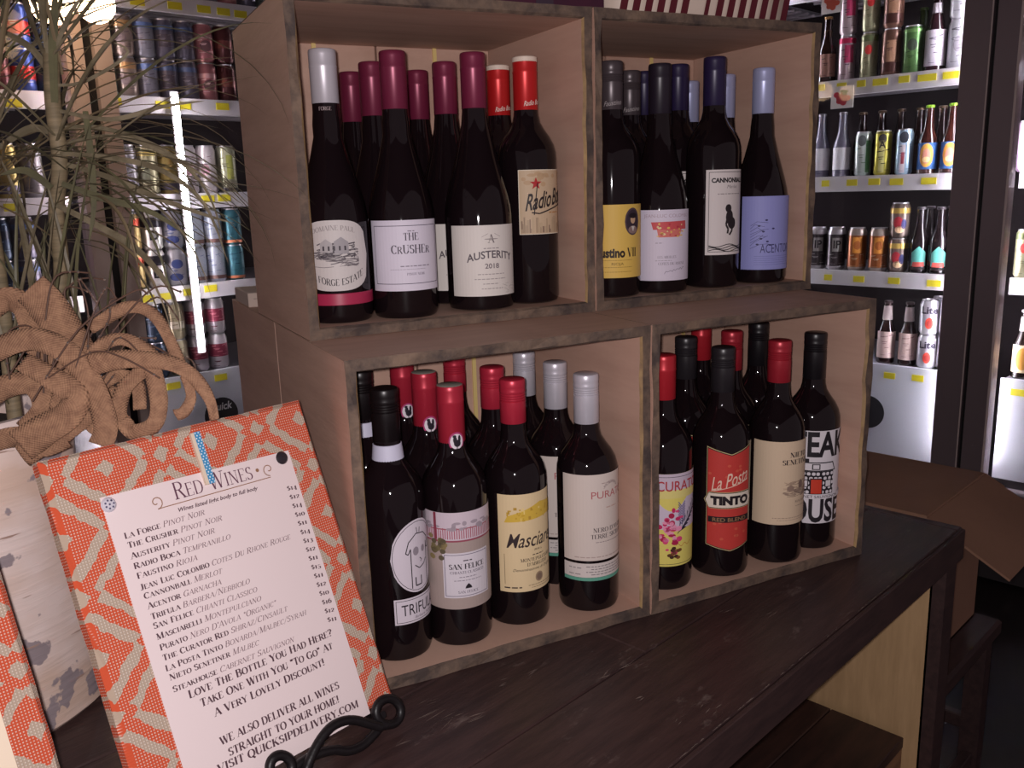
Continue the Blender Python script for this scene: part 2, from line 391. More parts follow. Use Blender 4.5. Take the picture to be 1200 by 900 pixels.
# right case: local x runs toward -Y of the room; local y into +X
def ry(px, py, x=XR): return on_axis(px, py, 0, x).y
rz_r = -math.pi/2
RORG = (XR, 0, 0)                            # local x = -room y
rtags = [(-ry(p[0], p[1]), on_axis(p[0], p[1], 0, XR).z, w) for p, w in
         [((962, 103), .035), ((987, 101), .035), ((1010, 98), .03), ((1032, 96), .05), ((1060, 93), .035), ((1087, 91), .06), ((1115, 88), .05), ((1138, 86), .02),
          ((968, 215), .028), ((999, 214), .038), ((1025, 213), .04), ((1051, 213), .045), ((1089, 212), .05),
          ((971, 325), .03), ((1007, 327), .04), ((1048, 329), .04), ((1095, 332), .045), ((1043, 440), .04), ((1076, 443), .04), ((1195, 460), .05)]]
my = -ry(1152, 80, XR-.06)
rposts = [(my-.012, .085, 0, M_frame_r), (my+.036, .012, -.02, M_gasket), (my+.075, .065, 0, M_frame_r), (my-.78, .10, 0, M_frame_r), (my+.111, .007, .004, M_frame_l), (my+.028, .004, .002, M_frame_l), (my+.80, .12, 0, M_frame_r)]  # the thin pale posts are added to imitate highlight lines along the frames
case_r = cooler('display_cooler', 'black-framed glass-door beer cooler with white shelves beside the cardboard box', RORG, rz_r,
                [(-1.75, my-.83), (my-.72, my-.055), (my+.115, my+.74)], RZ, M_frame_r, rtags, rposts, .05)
# light tubes of the cases
def led(parent, x, y, z0, z1, w=.012, nm='led_tube'):
    h = MB().box(x-w, x+w, y+.004, y+.012, z0-.01, z1+.01).build('tube_holder', M_lip, parent)
    MB().tube([(x, y, z0), (x, y, z1)], w*.75, 10).build(nm, M_ledr if parent is case_r else M_led, h, smooth=True)
lxt = lx(221, 260, YL-.03)
led(case_l, lxt, -.03, .875, 1.69, .012)
led(case_l, ml-.035, -.03, .5, 2.1, .008); led(case_l, 1.72, -.03, .5, 2.1, .008)
led(case_r, my-.02, -.03, .42, 2.1, .009); led(case_r, my-.78, -.03, .42, 2.1, .009); led(case_r, my+.07, -.03, .42, 2.1, .009)
# round stickers on the white panels, with the same lettering
def sticker(parent, x, z, r, text):
    d = MB().lathe([(0, 0), (r, 0), (r, .0012), (0, .0012)], 32)
    o = d.build('round_sticker', M_disc, parent, loc=(x, -.0045, z), rot=(math.pi/2, 0, 0))
    if text:
        p = Print(None); p.text(text, 0, .3*r, .42*r, (225, 225, 225), 1, font='sans', bold=.02, shear=.2, width=1.35*r)
        q = p.emit(o, 'lettering'); q.rotation_euler = (-math.pi/2, 0, 0); q.location = (0, 0, .0012)
    return o
P_ = on_axis(259, 486, 1, YL); sticker(case_l, P_.x, P_.z, .062, 'Quick')
P_ = on_axis(150, 486, 1, YL); sticker(case_l, P_.x, P_.z, .062, 'Quick')
P_ = on_axis(1017, 482, 0, XR); sticker(case_r, -P_.y, P_.z, .062, '')
# picture cards hanging from the shelf fronts of the right case
def card(px, py, w, h, cols, label):
    P = on_axis(px, py, 0, XR-.008)
    t = thing('picture_card', label, 'card', (P.x, P.y, P.z), rz_r)
    MB().box(-w/2, w/2, -.001, .001, -h/2, h/2).build('card', mat('card_white', (214, 206, 200), .6), t)
    pr = Print(None); r = random.Random(3)
    for k in range(9): pr.ell(r.uniform(-.25, .25)*w, r.uniform(-.28, .2)*h, .14*w, .13*h, cols[0], 1+k % 2)
    for k in range(3): pr.ell(r.uniform(-.3, .3)*w, r.uniform(.15, .32)*h, .12*w, .06*h, cols[1], 3)
    pr.emit(t, 'picture').location = (0, -.001, 0)
    return t
card(987, 114, .082, .075, ((176, 44, 60), (66, 92, 60)), 'small white card printed with red berries hanging from a cooler shelf')
card(975, 3, .075, .07, ((190, 84, 60), (150, 110, 60)), 'orange-red picture card above the top cans of the beer cooler')

# ---------------------------------------------------------------- globe lamps
def globe(px, py, d, r, label):
    c = at_depth(px, py, d)
    t = thing('globe_lamp', label, 'lamp', (c.x, c.y, c.z))
    prof = [(r*math.sin(R_(a)), -r*math.cos(R_(a))) for a in range(0, 181, 15)]
    MB().lathe(prof, 24).build('bulb', mat('bulb_glow', (255, 220, 180), .4, emit=((255, 212, 164), 9.0)), t, smooth=True)
    MB().lathe([(0, r-.004), (.016, r-.004), (.016, r+.045), (.006, r+.055), (0, r+.055)], 16).build('socket', M_gasket, t)
    MB().tube([(0, 0, r+.05), (0, 0, 2.70-c.z)], .003, 6).build('cord', M_gasket, t)
globe(60, 3, 2.28, .055, 'glowing warm globe lamp over the plant, dimmed by leaves')
globe(112, 5, 2.20, .046, 'glowing white globe lamp by the cooler door frame')

# ================================================================ TABLE
M_top = mat('table_dark_stain', (70, 50, 48), .42, spec=.4, noise=(9, (52, 37, 37), (1.2, 9, 9)), bump=(60, .25, (.3, 4, 4)))
M_edge = mat('table_edge_stain', (70, 50, 48), .5, noise=(14, (52, 37, 37), (1, 6, 6)))
M_panel = mat('pale_panel_wood', (198, 162, 120), .6, noise=(6, (178, 144, 104), (8, 8, 1)))
M_scuff = mat('bare_wood_scuff', (120, 104, 96), .8)
def add_smudges(m):
    nt = m.node_tree; b = nt.nodes['Principled BSDF']; src = b.inputs['Base Color'].links[0].from_socket
    tc = node(nt, 'ShaderNodeTexCoord'); n = node(nt, 'ShaderNodeTexNoise'); n.inputs['Scale'].default_value = 16; n.inputs['Detail'].default_value = 9; n.inputs['Roughness'].default_value = .75
    mp = node(nt, 'ShaderNodeMapping'); mp.inputs['Scale'].default_value = (1, 2.2, 1); nt.links.new(tc.outputs['Object'], mp.inputs[0]); nt.links.new(mp.outputs[0], n.inputs['Vector'])
    r = node(nt, 'ShaderNodeValToRGB'); r.color_ramp.elements[0].position = .60; r.color_ramp.elements[1].position = .80; nt.links.new(n.outputs['Fac'], r.inputs[0])
    x = node(nt, 'ShaderNodeMix', data_type='RGBA'); nt.links.new(r.outputs[0], x.inputs[0]); nt.links.new(src, x.inputs[6]); x.inputs[7].default_value = lin((128, 112, 106)); nt.links.new(x.outputs[2], b.inputs['Base Color'])
add_smudges(M_top)
tb = thing('display_table', 'dark-stained plank table carrying the wine crates', 'table', (0, 0, 0))
TX0, TX1, TY0, TY1 = -1.25, .868, -.303, .80
n_pl = 8; pw = (TY1-TY0)/n_pl; rr = random.Random(4)
for k in range(n_pl):
    y0 = TY0+k*pw+.0008; y1 = TY0+(k+1)*pw-.0008
    x = TX0; 
    cuts = [TX0, rr.uniform(-.6, .5), TX1]
    if k == 1: cuts = [TX0, .27, TX1]
    for a, c in zip(cuts, cuts[1:]):
        MB().bevbox(a+.0005, c-.0005, y0, y1, TZ-.045, TZ-rr.uniform(0, .0006), .0016).build('plank', M_top, tb)
MB().bevbox(TX1, .886, TY0, TY1, TZ-.047, TZ, .0015).build('end_board', M_top, tb)
MB().bevbox(TX0, .884, TY0-.006, TY0, TZ-.05, TZ-.002, .001).build('front_edge', M_edge, tb)
# pale scuffs worn into the top and its front edge
sc = MB(); rs = random.Random(12)
for (px, py, L) in [(505, 838, .03), (520, 846, .028), (528, 838, .02), (560, 842, .022), (500, 823, .018), (548, 690, .02), (755, 815, .010), (800, 845, .008), (838, 832, .012), (755, 690, .01), (706, 792, .016), (735, 778, .02), (850, 715, .012), (905, 720, .014), (470, 870, .018), (620, 790, .016), (590, 800, .01), (820, 824, .008)]:
    P = on_axis(px, py, 2, TZ)
    for q in range(3):
        a = rs.uniform(-.35, .35); dx, dy = math.cos(a)*L*.5, math.sin(a)*L*.5; ox, oy = P.x+rs.uniform(-.008, .008), P.y+rs.uniform(-.006, .006); w = rs.uniform(.0002, .0007)
        sc.add([(ox-dx, oy-dy, TZ+.0002), (ox, oy-w, TZ+.0002), (ox+dx, oy+dy, TZ+.0002), (ox+rs.uniform(-.003, .003), oy+w, TZ+.0002)], [(0, 1, 2, 3)])
for k in range(60):
    x = rs.uniform(.05, .86); L = rs.uniform(.004, .02); w = rs.uniform(.0004, .0016)
    sc.add([(x, TY0+.0005, TZ+.0002), (x+L, TY0+.0002, TZ+.0002), (x+L*.7, TY0+w, TZ+.0002), (x+L*.2, TY0+w*.7, TZ+.0002)], [(0, 1, 2, 3)])
tag(sc.build('scuff', M_scuff, tb), kind='stuff')
# ends, each of upright boards between dark posts
for xe in (.842, TX0+.04):
    for k in range(5):
        a = TY0+.02+k*.20; MB().bevbox(xe, xe+.02, a+.0008, min(a+.1992, TY1-.02), .03, TZ-.045, .001).build('end_panel_board', M_panel, tb)
    for ya in (TY0+.002, TY1-.04): MB().bevbox(xe-.002+.002*(xe > 0), xe+.042, ya, ya+.022, 0, TZ-.045, .002).build('post', M_edge, tb)
    MB().bevbox(xe+.021, xe+.04, TY0+.024, TY1-.04, .0, TZ-.045, .002).build('end_cladding', M_edge, tb)
MB().bevbox(TX0+.06, .842, TY0+.03, TY1-.05, .22, .245, .002).build('lower_shelf', M_edge, tb)
MB().bevbox(TX0+.06, .842, TY1-.052, TY1-.04, .245, TZ-.045, .001).build('back_panel', M_edge, tb)
# storage box on the lower shelf
sb = thing('storage_box', 'dark-topped wooden storage box on the shelf under the table', 'box', (0, 0, .245))
bx0, bx1, by0, by1 = .40, .828, -.262, .10
for k in range(3):
    d = (by1-by0)/3; MB().bevbox(bx0, bx1, by0+k*d+.001, by0+(k+1)*d-.001, .235, .255, .0015).build('lid_board', mat('box_lid_stain', (66, 42, 36), .5, noise=(8, (44, 29, 27), (1, 7, 7))), sb)
for (a, b_, c, d_) in ((bx0, bx1, by0+.002, by0+.016), (bx0, bx1, by1-.016, by1-.002), (bx0, bx0+.014, by0+.016, by1-.016), (bx1-.014, bx1, by0+.016, by1-.016)):
    MB().box(a, b_, c, d_, .014, .235).build('side_board', mat('box_side_wood', (142, 104, 72), .65, noise=(7, (112, 80, 56), (1, 1, 6))), sb)
MB().box(bx0, bx1, by0+.002, by1-.002, 0, .014).build('bottom_board', M_panel, sb)

# ================================================================ CRATES
M_face = mat('crate_wood', (204, 167, 148), .62, noise=(5, (186, 148, 130), (1.5, 1, 9), .3, .7), bump=(40, .2, (1, 1, 6)))
M_faceh = mat('crate_wood_level', (204, 167, 148), .62, noise=(5, (186, 148, 130), (1, 9, 9), .3, .7), bump=(40, .2, (1, 6, 6)))
M_inner = mat('crate_wood_pale', (204, 167, 148), .62, noise=(4, (186, 148, 130), (1.5, 1, 7), .3, .7))
M_weath = mat('crate_edge_weathered', (122, 100, 84), .8, noise=(26, (70, 58, 54), (1, 1, 1), .35, .62), bump=(90, .9))
M_wane = mat('crate_edge_yellow', (178, 146, 100), .7, noise=(30, (128, 102, 78), (1, 1, 1)))
M_ceil_in = mat('crate_wood_dusky', (204, 167, 148), .7, noise=(5, (186, 148, 130), (1, 7, 7)))
M_back = mat('crate_back_wood', (204, 167, 148), .7, noise=(4, (186, 148, 130), (2, 1, 5)))
M_nail = mat('nail_dark', (40, 34, 34), .6)
M_batten = mat('batten_pale', (226, 198, 128), .6)
TB = .0135
def mitre_board(o0, o1, i1, i0, D, seed, face, inner, nseg=14, wane=False):
    """board between outer edge o0-o1 and inner edge i0-i1 (x, z), front at y=0, rough sawn front edge"""
    r = random.Random(seed); m = MB(); vs = []; fs = []; mi = []
    for k in range(nseg+1):
        t = k/nseg; j = 0 if k in (0, nseg) else 1
        ox, oz = o0[0]+(o1[0]-o0[0])*t, o0[1]+(o1[1]-o0[1])*t; ix, iz = i0[0]+(i1[0]-i0[0])*t, i0[1]+(i1[1]-i0[1])*t
        f = r.uniform(-.0016, .0016)*j; g = r.uniform(-.0016, .0016)*j; e = r.uniform(0, .14)*j
        # outer-front, inner-front (chipped), inner arris, inner-back, outer-back
        vs += [(ox+(ix-ox)*e*.4, f, oz+(iz-oz)*e*.4), (ix+(ox-ix)*(.10+e), g, iz+(oz-iz)*(.10+e)), (ix, .004+g, iz), (ix, D, iz), (ox, D, oz)]
    for k in range(nseg):
        a = 5*k; b = a+5
        for q in range(5):
            fs.append((a+q, a+(q+1) % 5, b+(q+1) % 5, b+q)); mi.append((1, 2, 3, 0, 0)[q])
    fs += [(4, 3, 2, 1, 0), tuple(5*nseg+q for q in range(5))]; mi += [1, 1]
    m.v = vs; m.f = fs; m.m = mi
    return m, [face, M_weath, M_wane, inner]
def crate(label, x, y, z, Wd, D, H, seed, yaw=0., nb=4, flip=False):
    p = cf(x, y, z)
    t = thing('wooden_crate', label, 'crate', p, -TH+R_(yaw))
    T = TB; g = .0006
    A = dict(left=((g, H), (g, 0), (T, T), (T, H-T)), right=((Wd-g, 0), (Wd-g, H), (Wd-T, H-T), (Wd-T, T)),
             top=((Wd, H), (0, H), (T, H-T), (Wd-T, H-T)), bottom=((0, 0), (Wd, 0), (Wd-T, T), (T, T)))
    for i, (nm, q) in enumerate(A.items()):
        m, ms = mitre_board(*q, D, seed*10+i, M_face if nm in ('left', 'right') else M_faceh, M_ceil_in if nm == 'top' else M_inner)
        if nm in ('top', 'bottom'): ms[2] = M_weath
        m.build(nm+'_board' if nm in ('top', 'bottom') else 'side_board', ms, t)
    bw = (Wd-2*T)/nb
    for k in range(nb):
        MB().bevbox(T+k*bw+.0016, T+(k+1)*bw-.0016, D-.022, D-.012, T+.0003, H-T-.0003, .0008).build('back_board', M_back, t)
    for k in (1, nb-1): MB().box(T+k*bw-.0028, T+k*bw+.0028, D-.0242, D-.022, T+.0003, H-T-.0003).build('batten', M_batten, t)
    MB().box(T, Wd-T, D-.012, D-.002, T+.0003, H-T-.0003).build('backing', M_wane, t)
    return t
WL, HL, DL = .3655, .3646, .31; WT, HT, DT = .3731, .3682, .285
YT = .134
crate('open wooden crate holding the four bottles nearest the menu board, bottom of the stack', 0, 0, 0, WL-.0008, DL, HL, 1)
crate('open wooden crate on the table end next to the cardboard box', WL, 0, 0, WL-.0008, DL, HL, 2)
crate('open wooden crate stacked on top, over the plant side of the table', .0012, YT, HL, WT-.0008, DT, HT, 3)
crate('open wooden crate stacked on top, beside the beer cooler', .0012+WT, YT, HL, WT-.0008, DT, HT, 4, yaw=-.0)
# a crate back to back with the first, open to the other side
rc = crate('wooden crate standing back to back behind the lower stack, facing the cooler', WL-.0008, 2*DL+.003, 0, WL-.0008, DL, HL, 5)
rc.rotation_euler[2] = -TH+math.pi
# small cream carton lying on the rear crate
P = cf(.03, .545, HL)
t = thing('paper_carton', 'small flat cream carton lying on the rear wooden crate', 'carton', P, -TH)
MB().bevbox(-.028, .10, -.055, .05, 0, .021, .001).build('carton_body', mat('carton_cream', (196, 176, 164), .7), t)
MB().box(-.02, .03, -.0555, -.055, .012, .0125).build('tear_line', M_nail, t)

# ================================================================ WINE BOTTLES
M_bglass = mat('wine_bottle_glass', (22, 14, 17), .05, spec=.4, coat=0)
def foil(rgb, rough=.34, metal=.55): return mat('foil_%d_%d_%d' % rgb, rgb, rough, metal)
def bordeaux(h, r=.0375):
    s = h/.30
    return [(0, .004), (.024, .003), (.031, 0), (r-.002, .002), (r, .008), (r, .178*s), (r-.0006, .186*s), (r-.003, .195*s), (r-.008, .2045*s), (r-.0145, .2135*s),
            (.0178, .222*s), (.0158, .230*s), (.0149, .24*s), (.0143, h-.03), (.0143, h-.006), (.0125, h-.001), (0, h-.001)]
def burgundy(h, r=.0410):
    s = h/.30
    return [(0, .004), (.026, .003), (.034, 0), (r-.002, .002), (r, .009), (r, .112*s), (r-.0008, .122*s), (r-.003, .135*s), (r-.0068, .150*s), (r-.0112, .165*s),
            (r-.0155, .180*s), (r-.019, .194*s), (r-.0222, .207*s), (.0165, .220*s), (.0151, .234*s), (.0146, h-.03), (.0146, h-.006), (.0125, h-.001), (0, h-.001)]
def bottle(shape, h, r, label, group, cap_rgb, cap_len=.062, screw=False, cap_top=None, metal=.55, rough=.34):
    t = thing('wine_bottle', label, 'bottle', group=group)
    prof = bordeaux(h, r) if shape == 'bordeaux' else burgundy(h, r)
    MB().lathe(prof, 40).build('glass', M_bglass, t, smooth=True)
    q = .0153; z0 = h-cap_len
    c = [(.0149, z0), (q, z0+.0005)]
    if screw:
        c += [(q, h-.026)]
        for k in range(4): c += [(q-.0007, h-.0255+.0028*k), (q, h-.0241+.0028*k)]
        c += [(q, h-.013), (q-.0004, h-.011), (q, h-.009)]
    else:
        c += [(q, h-.02), (q+.0004, h-.0185), (q, h-.017), (q+.0001, h-.006)]
    cp = MB().lathe(c+[(q, h-.0022), (q-.0008, h-.0006)], 36)
    ob = cp.build('capsule', foil(cap_rgb, rough, metal), t, smooth=True)
    MB().lathe([(q-.0008, h-.0006), (q-.002, h), (0, h)], 36).build('capsule_top', foil(cap_top or cap_rgb, rough, metal if cap_top is None else 0), ob, smooth=True)
    return t
def base_axis(px, py, z, r=.036):
    P = on_axis(px, py, 2, z); d = Vector((P.x-CAM.x, P.y-CAM.y, 0)).normalized(); return P+d*r*.9
def solve_h(A, ytop):
    lo, hi = .2, .4
    for _ in range(40):
        m = (lo+hi)/2
        if project((A.x, A.y, A.z+m))[1] > ytop: lo = m
        else: hi = m
    return lo
def face(o, phi):
    a = math.atan2(CAM.y-o.location.y, CAM.x-o.location.x)+R_(phi); o.rotation_euler = (0, 0, a+math.pi/2)
def tocrate(P): return CT*P.x-ST*P.y, ST*P.x+CT*P.y
def clamp_in(A, r, z):                  # keep the foot of a bottle inside its crate
    x, y = tocrate(A); lim = (YT if z > TZ+.2 else 0)+r+.004
    if y < lim:
        d = A-CAM; q = cf(*tocrate(A)); k = (lim-y)/(ST*d.x+CT*d.y); A = Vector((A.x+d.x*k, A.y+d.y*k, z))
    x, y = tocrate(A)
    lo, hi = ((.0012, .0012+WT, .0012+2*WT) if z > TZ+.2 else (0, WL, 2*WL))[0:2] if x < .365 else ((.0012+WT, .0012+2*WT) if z > TZ+.2 else (WL, 2*WL))
    x = min(max(x, lo+TB+r+.001), hi-TB-r-.002); q = cf(x, y); return Vector((q.x, q.y, z))
ZL = TZ+TB; ZT = TZ+HL+TB
K = (34, 28, 30)
INK = (52, 44, 50)
BOT = {}
# ---- print designs, each on its own bottle --------------------------------------------------
def d_house(p, z0, z1):        # oval silver label with a country house engraving
    zc = (z0+z1)/2; b = (z1-z0)/2; a = .043
    p.ell(0, zc, a, b, (206, 198, 196), 0, p=3.0)
    p.scribble(-.028, .028, zc-.012, zc+.006, 46, (120, 112, 116), 3, .0008)
    p.scribble(-.022, .024, zc-.004, zc+.014, 46, (86, 80, 86), 4, .0009)
    p.poly([(-.016, zc+.004), (-.016, zc+.014), (-.009, zc+.019), (-.002, zc+.014), (-.002, zc+.004)], (176, 170, 172), 3)
    p.poly([(0, zc+.002), (0, zc+.016), (.008, zc+.021), (.016, zc+.015), (.016, zc+.002)], (160, 154, 158), 3)
    for k in range(5): p.rect(-.013+k*.006, -.011+k*.006, zc+.006, zc+.011, (70, 64, 70), 4)
    p.text('DOMAINE PAUL', 0, z1-.015, .0055, (150, 140, 140), 2, width=.05, bend=.004)
    p.text('LA FORGE ESTATE', 0, z0+.017, .0075, INK, 2, width=.066, bend=-.011)
def d_crusher(p, z0, z1):
    a = .0495
    p.rect(-a, a, z0, z1, (216, 208, 222), 0); p.frame(-a+.006, a-.006, z0+.008, z1-.006, .0007, (70, 62, 80), 1)
    p.text('THE', .004, z0+.058, .0085, (66, 58, 70), 1); p.text('CrUSHEr', .004, z0+.043, .0098, (66, 58, 70), 1, width=.048, small=.82)
    p.fine(-.010, .026, z0+.028, .0018, (130, 120, 134)); p.text('PINOT NOIR', .008, z0+.018, .0028, (110, 100, 116), 1, width=.022)
    p.fine(-.022, .020, z0+.0245, .0012, (170, 160, 174)); p.fine(0, .008, z1-.013, .002, (140, 130, 144))
def d_austerity(p, z0, z1):
    a = .047
    p.rect(-a, a, z0, z1, (220, 212, 206), 0)
    p.text('A', .006, z1-.021, .010, (120, 110, 112), 1); p.ell(.006, z1-.0165, .009, .0006, (150, 140, 140), 1)
    p.fine(-.004, .016, z1-.028, .0017, (150, 140, 142)); p.line([(-.006+.0, z1-.014), (.002, z1-.010)], .0005, (160, 150, 150), 1); p.line([(.018, z1-.014), (.010, z1-.010)], .0005, (160, 150, 150), 1)
    p.text('AUSTERITY', .006, z0+.041, .0088, (96, 88, 94), 1, font='sans', bold=.02, width=.062, bend=.005)
    p.text('2018', .006, z0+.0335, .0058, (120, 110, 114), 1, font='sans', bold=.02, width=.018)
    for k, (l, r) in enumerate(((-.012, .022), (-.016, .024), (-.006, .014), (-.008, .020))): p.fine(l, r, z0+.026-.0058*k, .0016, (158, 148, 148))
    p.scribble(.018, .044, z0+.003, z0+.014, 12, (186, 178, 172), 8, .0005)
def d_radio(p, z0, z1):
    a = .038
    p.rect(-a, a, z0, z1, (200, 174, 144), 0); p.frame(-a, a, z0, z1, .0008, (232, 220, 200), 1)
    r = random.Random(5)
    for k in range(40):
        u = r.uniform(-a+.002, a-.006); h = r.uniform(.006, .022); p.rect(u, u+r.uniform(.001, .004), z0+.002, z0+h, random.Random(k).choice([(168, 144, 120), (184, 160, 132), (146, 122, 104), (192, 168, 138)]), 1)
    for k in range(16):
        p.ell(r.uniform(-a+.006, a-.006), r.uniform(z1-.02, z1-.004), r.uniform(.002, .006), r.uniform(.001, .003), (190, 158, 124), 1)
    st = [(-.016+(.008 if k % 2 == 0 else .0033)*math.cos(R_(90+36*k)), z1-.017+(.008 if k % 2 == 0 else .0033)*math.sin(R_(90+36*k))) for k in range(10)]
    p.raw(st+[(-.016, z1-.017)], [(k, (k+1) % 10, 10) for k in range(10)], (176, 40, 44), 2)
    p.text('Radio', -.012, z0+.032, .0200, (40, 32, 34), 3, font='sans', shear=.4, bold=.016, width=.036, slope=.16)
    p.text('Boca', .022, z0+.038, .0200, (40, 32, 34), 3, font='sans', shear=.4, bold=.016, width=.030, slope=.16)
    p.line([(-.022, z0+.027), (-.012, z0+.0255), (.006, z0+.031), (.03, z0+.037)], .0016, (40, 32, 34), 3)
    p.line([(-.019, z0+.024), (-.014, z1-.016)], .0012, (40, 32, 34), 3)
    p.fine(.002, .02, z0+.026, .002, (176, 120, 60))
def d_faustino(p, z0, z1):
    a = .050
    p.rect(-a, a, z0, z1, (222, 184, 92), 0)
    p.ell(.024, z1-.022, .0125, .0175, (86, 68, 78), 1); p.ell(.024, z1-.022, .0105, .0152, (58, 46, 56), 2)
    p.ell(.024, z1-.019, .0042, .0058, (196, 160, 130), 3); p.ell(.024, z1-.0325, .0075, .005, (140, 116, 112), 3); p.ell(.024, z1-.0145, .0065, .0034, (34, 26, 32), 4); p.poly([(.021, z1-.028), (.027, z1-.028), (.024, z1-.035)], (206, 196, 190), 4)
    p.text('Faustino', -.010, z0+.027, .0115, (48, 36, 30), 1, font='sans', bold=.045, width=.044)
    p.text('VII', .023, z0+.027, .0115, (48, 36, 30), 1, width=.015, thick=.2)
    p.text('RIOJA', .002, z0+.0165, .0035, (120, 90, 40), 1, font='sans', width=.016)
    for k in range(3): p.fine(-.020, .022, z0+.0225-.006*k-(0 if k == 0 else .003), .0011, (150, 114, 50))
def d_colombo(p, z0, z1):
    a = .041
    p.rect(-a, a, z0, z1, (216, 206, 222), 0)
    p.text('JEAN-LUC COLOMBO', 0, z1-.010, .0045, (180, 160, 170), 1, font='sans', width=.068)
    p.poly([(-.024, z1-.016), (.028, z1-.015), (.029, z1-.026), (-.021, z1-.026)], (206, 84, 88), 1)
    p.poly([(-.016, z1-.026), (.020, z1-.026), (.016, z1-.036), (-.014, z1-.036)], (216, 120, 110), 1)
    r = random.Random(9)
    for k in range(26): p.ell(r.uniform(-.015, .024), r.uniform(z1-.036, z1-.018), r.uniform(.001, .003), r.uniform(.0006, .0016), r.choice([(228, 186, 96), (236, 214, 160), (190, 66, 74)]), 2)
    p.fine(-.018, -.008, z1-.044, .0018, (170, 160, 170)); p.text('LES ABEILLES', -.002, z0+.030, .0032, (140, 130, 140), 1, width=.026)
    p.text('COTES DU RHONE', .006, z0+.021, .0036, (140, 130, 140), 1, width=.040); p.fine(-.018, .004, z0+.0265, .0014, (170, 160, 170))
    p.line([(-.006+.0022*k, z0+.009+.0035*abs(math.sin(k*1.3))+.0004*k) for k in range(15)], .0005, (110, 100, 116))
def d_cannon(p, z0, z1):
    a = .034
    p.rect(-a, a, z0, z1, (218, 208, 206), 0); p.frame(-a+.004, a-.004, z0+.004, z1-.003, .0007, INK, 1)
    p.text('CANNONBALL', 0, z1-.017, .0058, (40, 34, 38), 1, font='sans', bold=.05, width=.053)
    p.text('Merlot', .004, z1-.025, .0045, (130, 120, 124), 1, font='sans', shear=.3); p.fine(-.018, .02, z1-.033, .0018, (140, 130, 132))
    c = (42, 34, 38); zb = z0+.045
    p.ell(-.002, zb+.018, .0048, .0055, c, 2); p.ell(0, zb+.006, .006, .010, c, 2); p.ell(.004, zb-.002, .007, .008, c, 2)   # diver curled up
    p.line([(-.003, zb+.008), (-.0055, zb-.004), (-.002, zb-.010), (-.003, zb-.016)], .0028, c, 2); p.line([(.006, zb-.004), (.004, zb-.013), (0, zb-.018)], .0028, c, 2); p.line([(-.004, zb+.012), (.004, zb+.002), (.010, zb+.001)], .0026, c, 2)
    for k in range(4): p.line([(-a+.005+i*(2*a-.01)/14, z0+.006+k*.0022+.0018*math.sin(i*.7+k)) for i in range(15)], .0011, c, 2)
def d_acentor(p, z0, z1):
    a = .050
    p.rect(-a, a, z0, z1, (150, 152, 212), 0)
    p.text('ACENTOR', .004, z0+.024, .0125, (72, 70, 112), 1, font='sans', width=.052)
    for k in range(5): p.rect(-.030, .030, z0+.019-.003*k, z0+.0194-.003*k, (110, 112, 170), 1)
    r = random.Random(2)
    for k in range(9): p.line([(-.036, z0+.030+.004*k), (-.026+r.uniform(-.004, .004), z0+.036+.004*k), (-.016+r.uniform(-.006, .006), z0+.040+r.uniform(-.004, .008)+.003*k)], .0005, (78, 74, 116), 1)
    for (u, z) in [(-.024, .062), (-.018, .054), (-.012, .040), (-.021, .044), (-.004, .058), (-.026, .036), (-.014, .070), (-.008, .035)]: p.ell(u, z0+z, .0020, .0012, (60, 56, 96), 2)
def d_trifula(p, z0, z1):
    zc = z0+.034+.042
    p.ell(0, zc, .033, .042, (214, 204, 214), 0); c = (34, 28, 34)
    for sc_ in (.97,): p.line([(.033*.94*math.cos(R_(a)), zc+.042*.94*math.sin(R_(a))) for a in range(0, 361, 12)], .0006, c, 1)
    p.line([(-.010, zc-.036), (-.010, zc+.010), (-.013, zc+.004), (-.016, zc+.006), (-.012, zc+.018), (-.002, zc+.026), (.010, zc+.024), (.018, zc+.016), (.020, zc+.004), (.016, zc+.004), (.015, zc+.012), (.014, zc-.036)], .0011, c, 1)
    p.ell(-.003, zc+.006, .004, .005, (150, 140, 150), 1); p.ell(.008, zc+.006, .003, .004, (150, 140, 150), 1)
    p.line([(-.005, zc-.010), (.001, zc-.015), (.009, zc-.012), (.013, zc-.007)], .0011, c, 1); p.line([(-.005, zc-.024), (-.005, zc-.034), (.003, zc-.034), (.003, zc-.024)], .0014, c, 1)
    p.line([(0, zc+.026), (-.001, zc+.033)], .0008, c, 1); p.line([(.003, zc+.026), (.004, zc+.032)], .0008, c, 1); p.line([(.002, zc-.003), (.005, zc-.006), (.003, zc-.008)], .0008, c, 1)
    p.rect(-.032, .034, z0, z0+.030, (214, 204, 214), 0); p.frame(-.030, .032, z0+.002, z0+.028, .0006, c, 1)
    p.text('TRIFULA', .001, z0+.010, .013, c, 1, font='sans', width=.050); p.text('Barbera Nebbiolo', .008, z0+.0045, .0032, (120, 110, 120), 1, font='sans', shear=.3, width=.034)
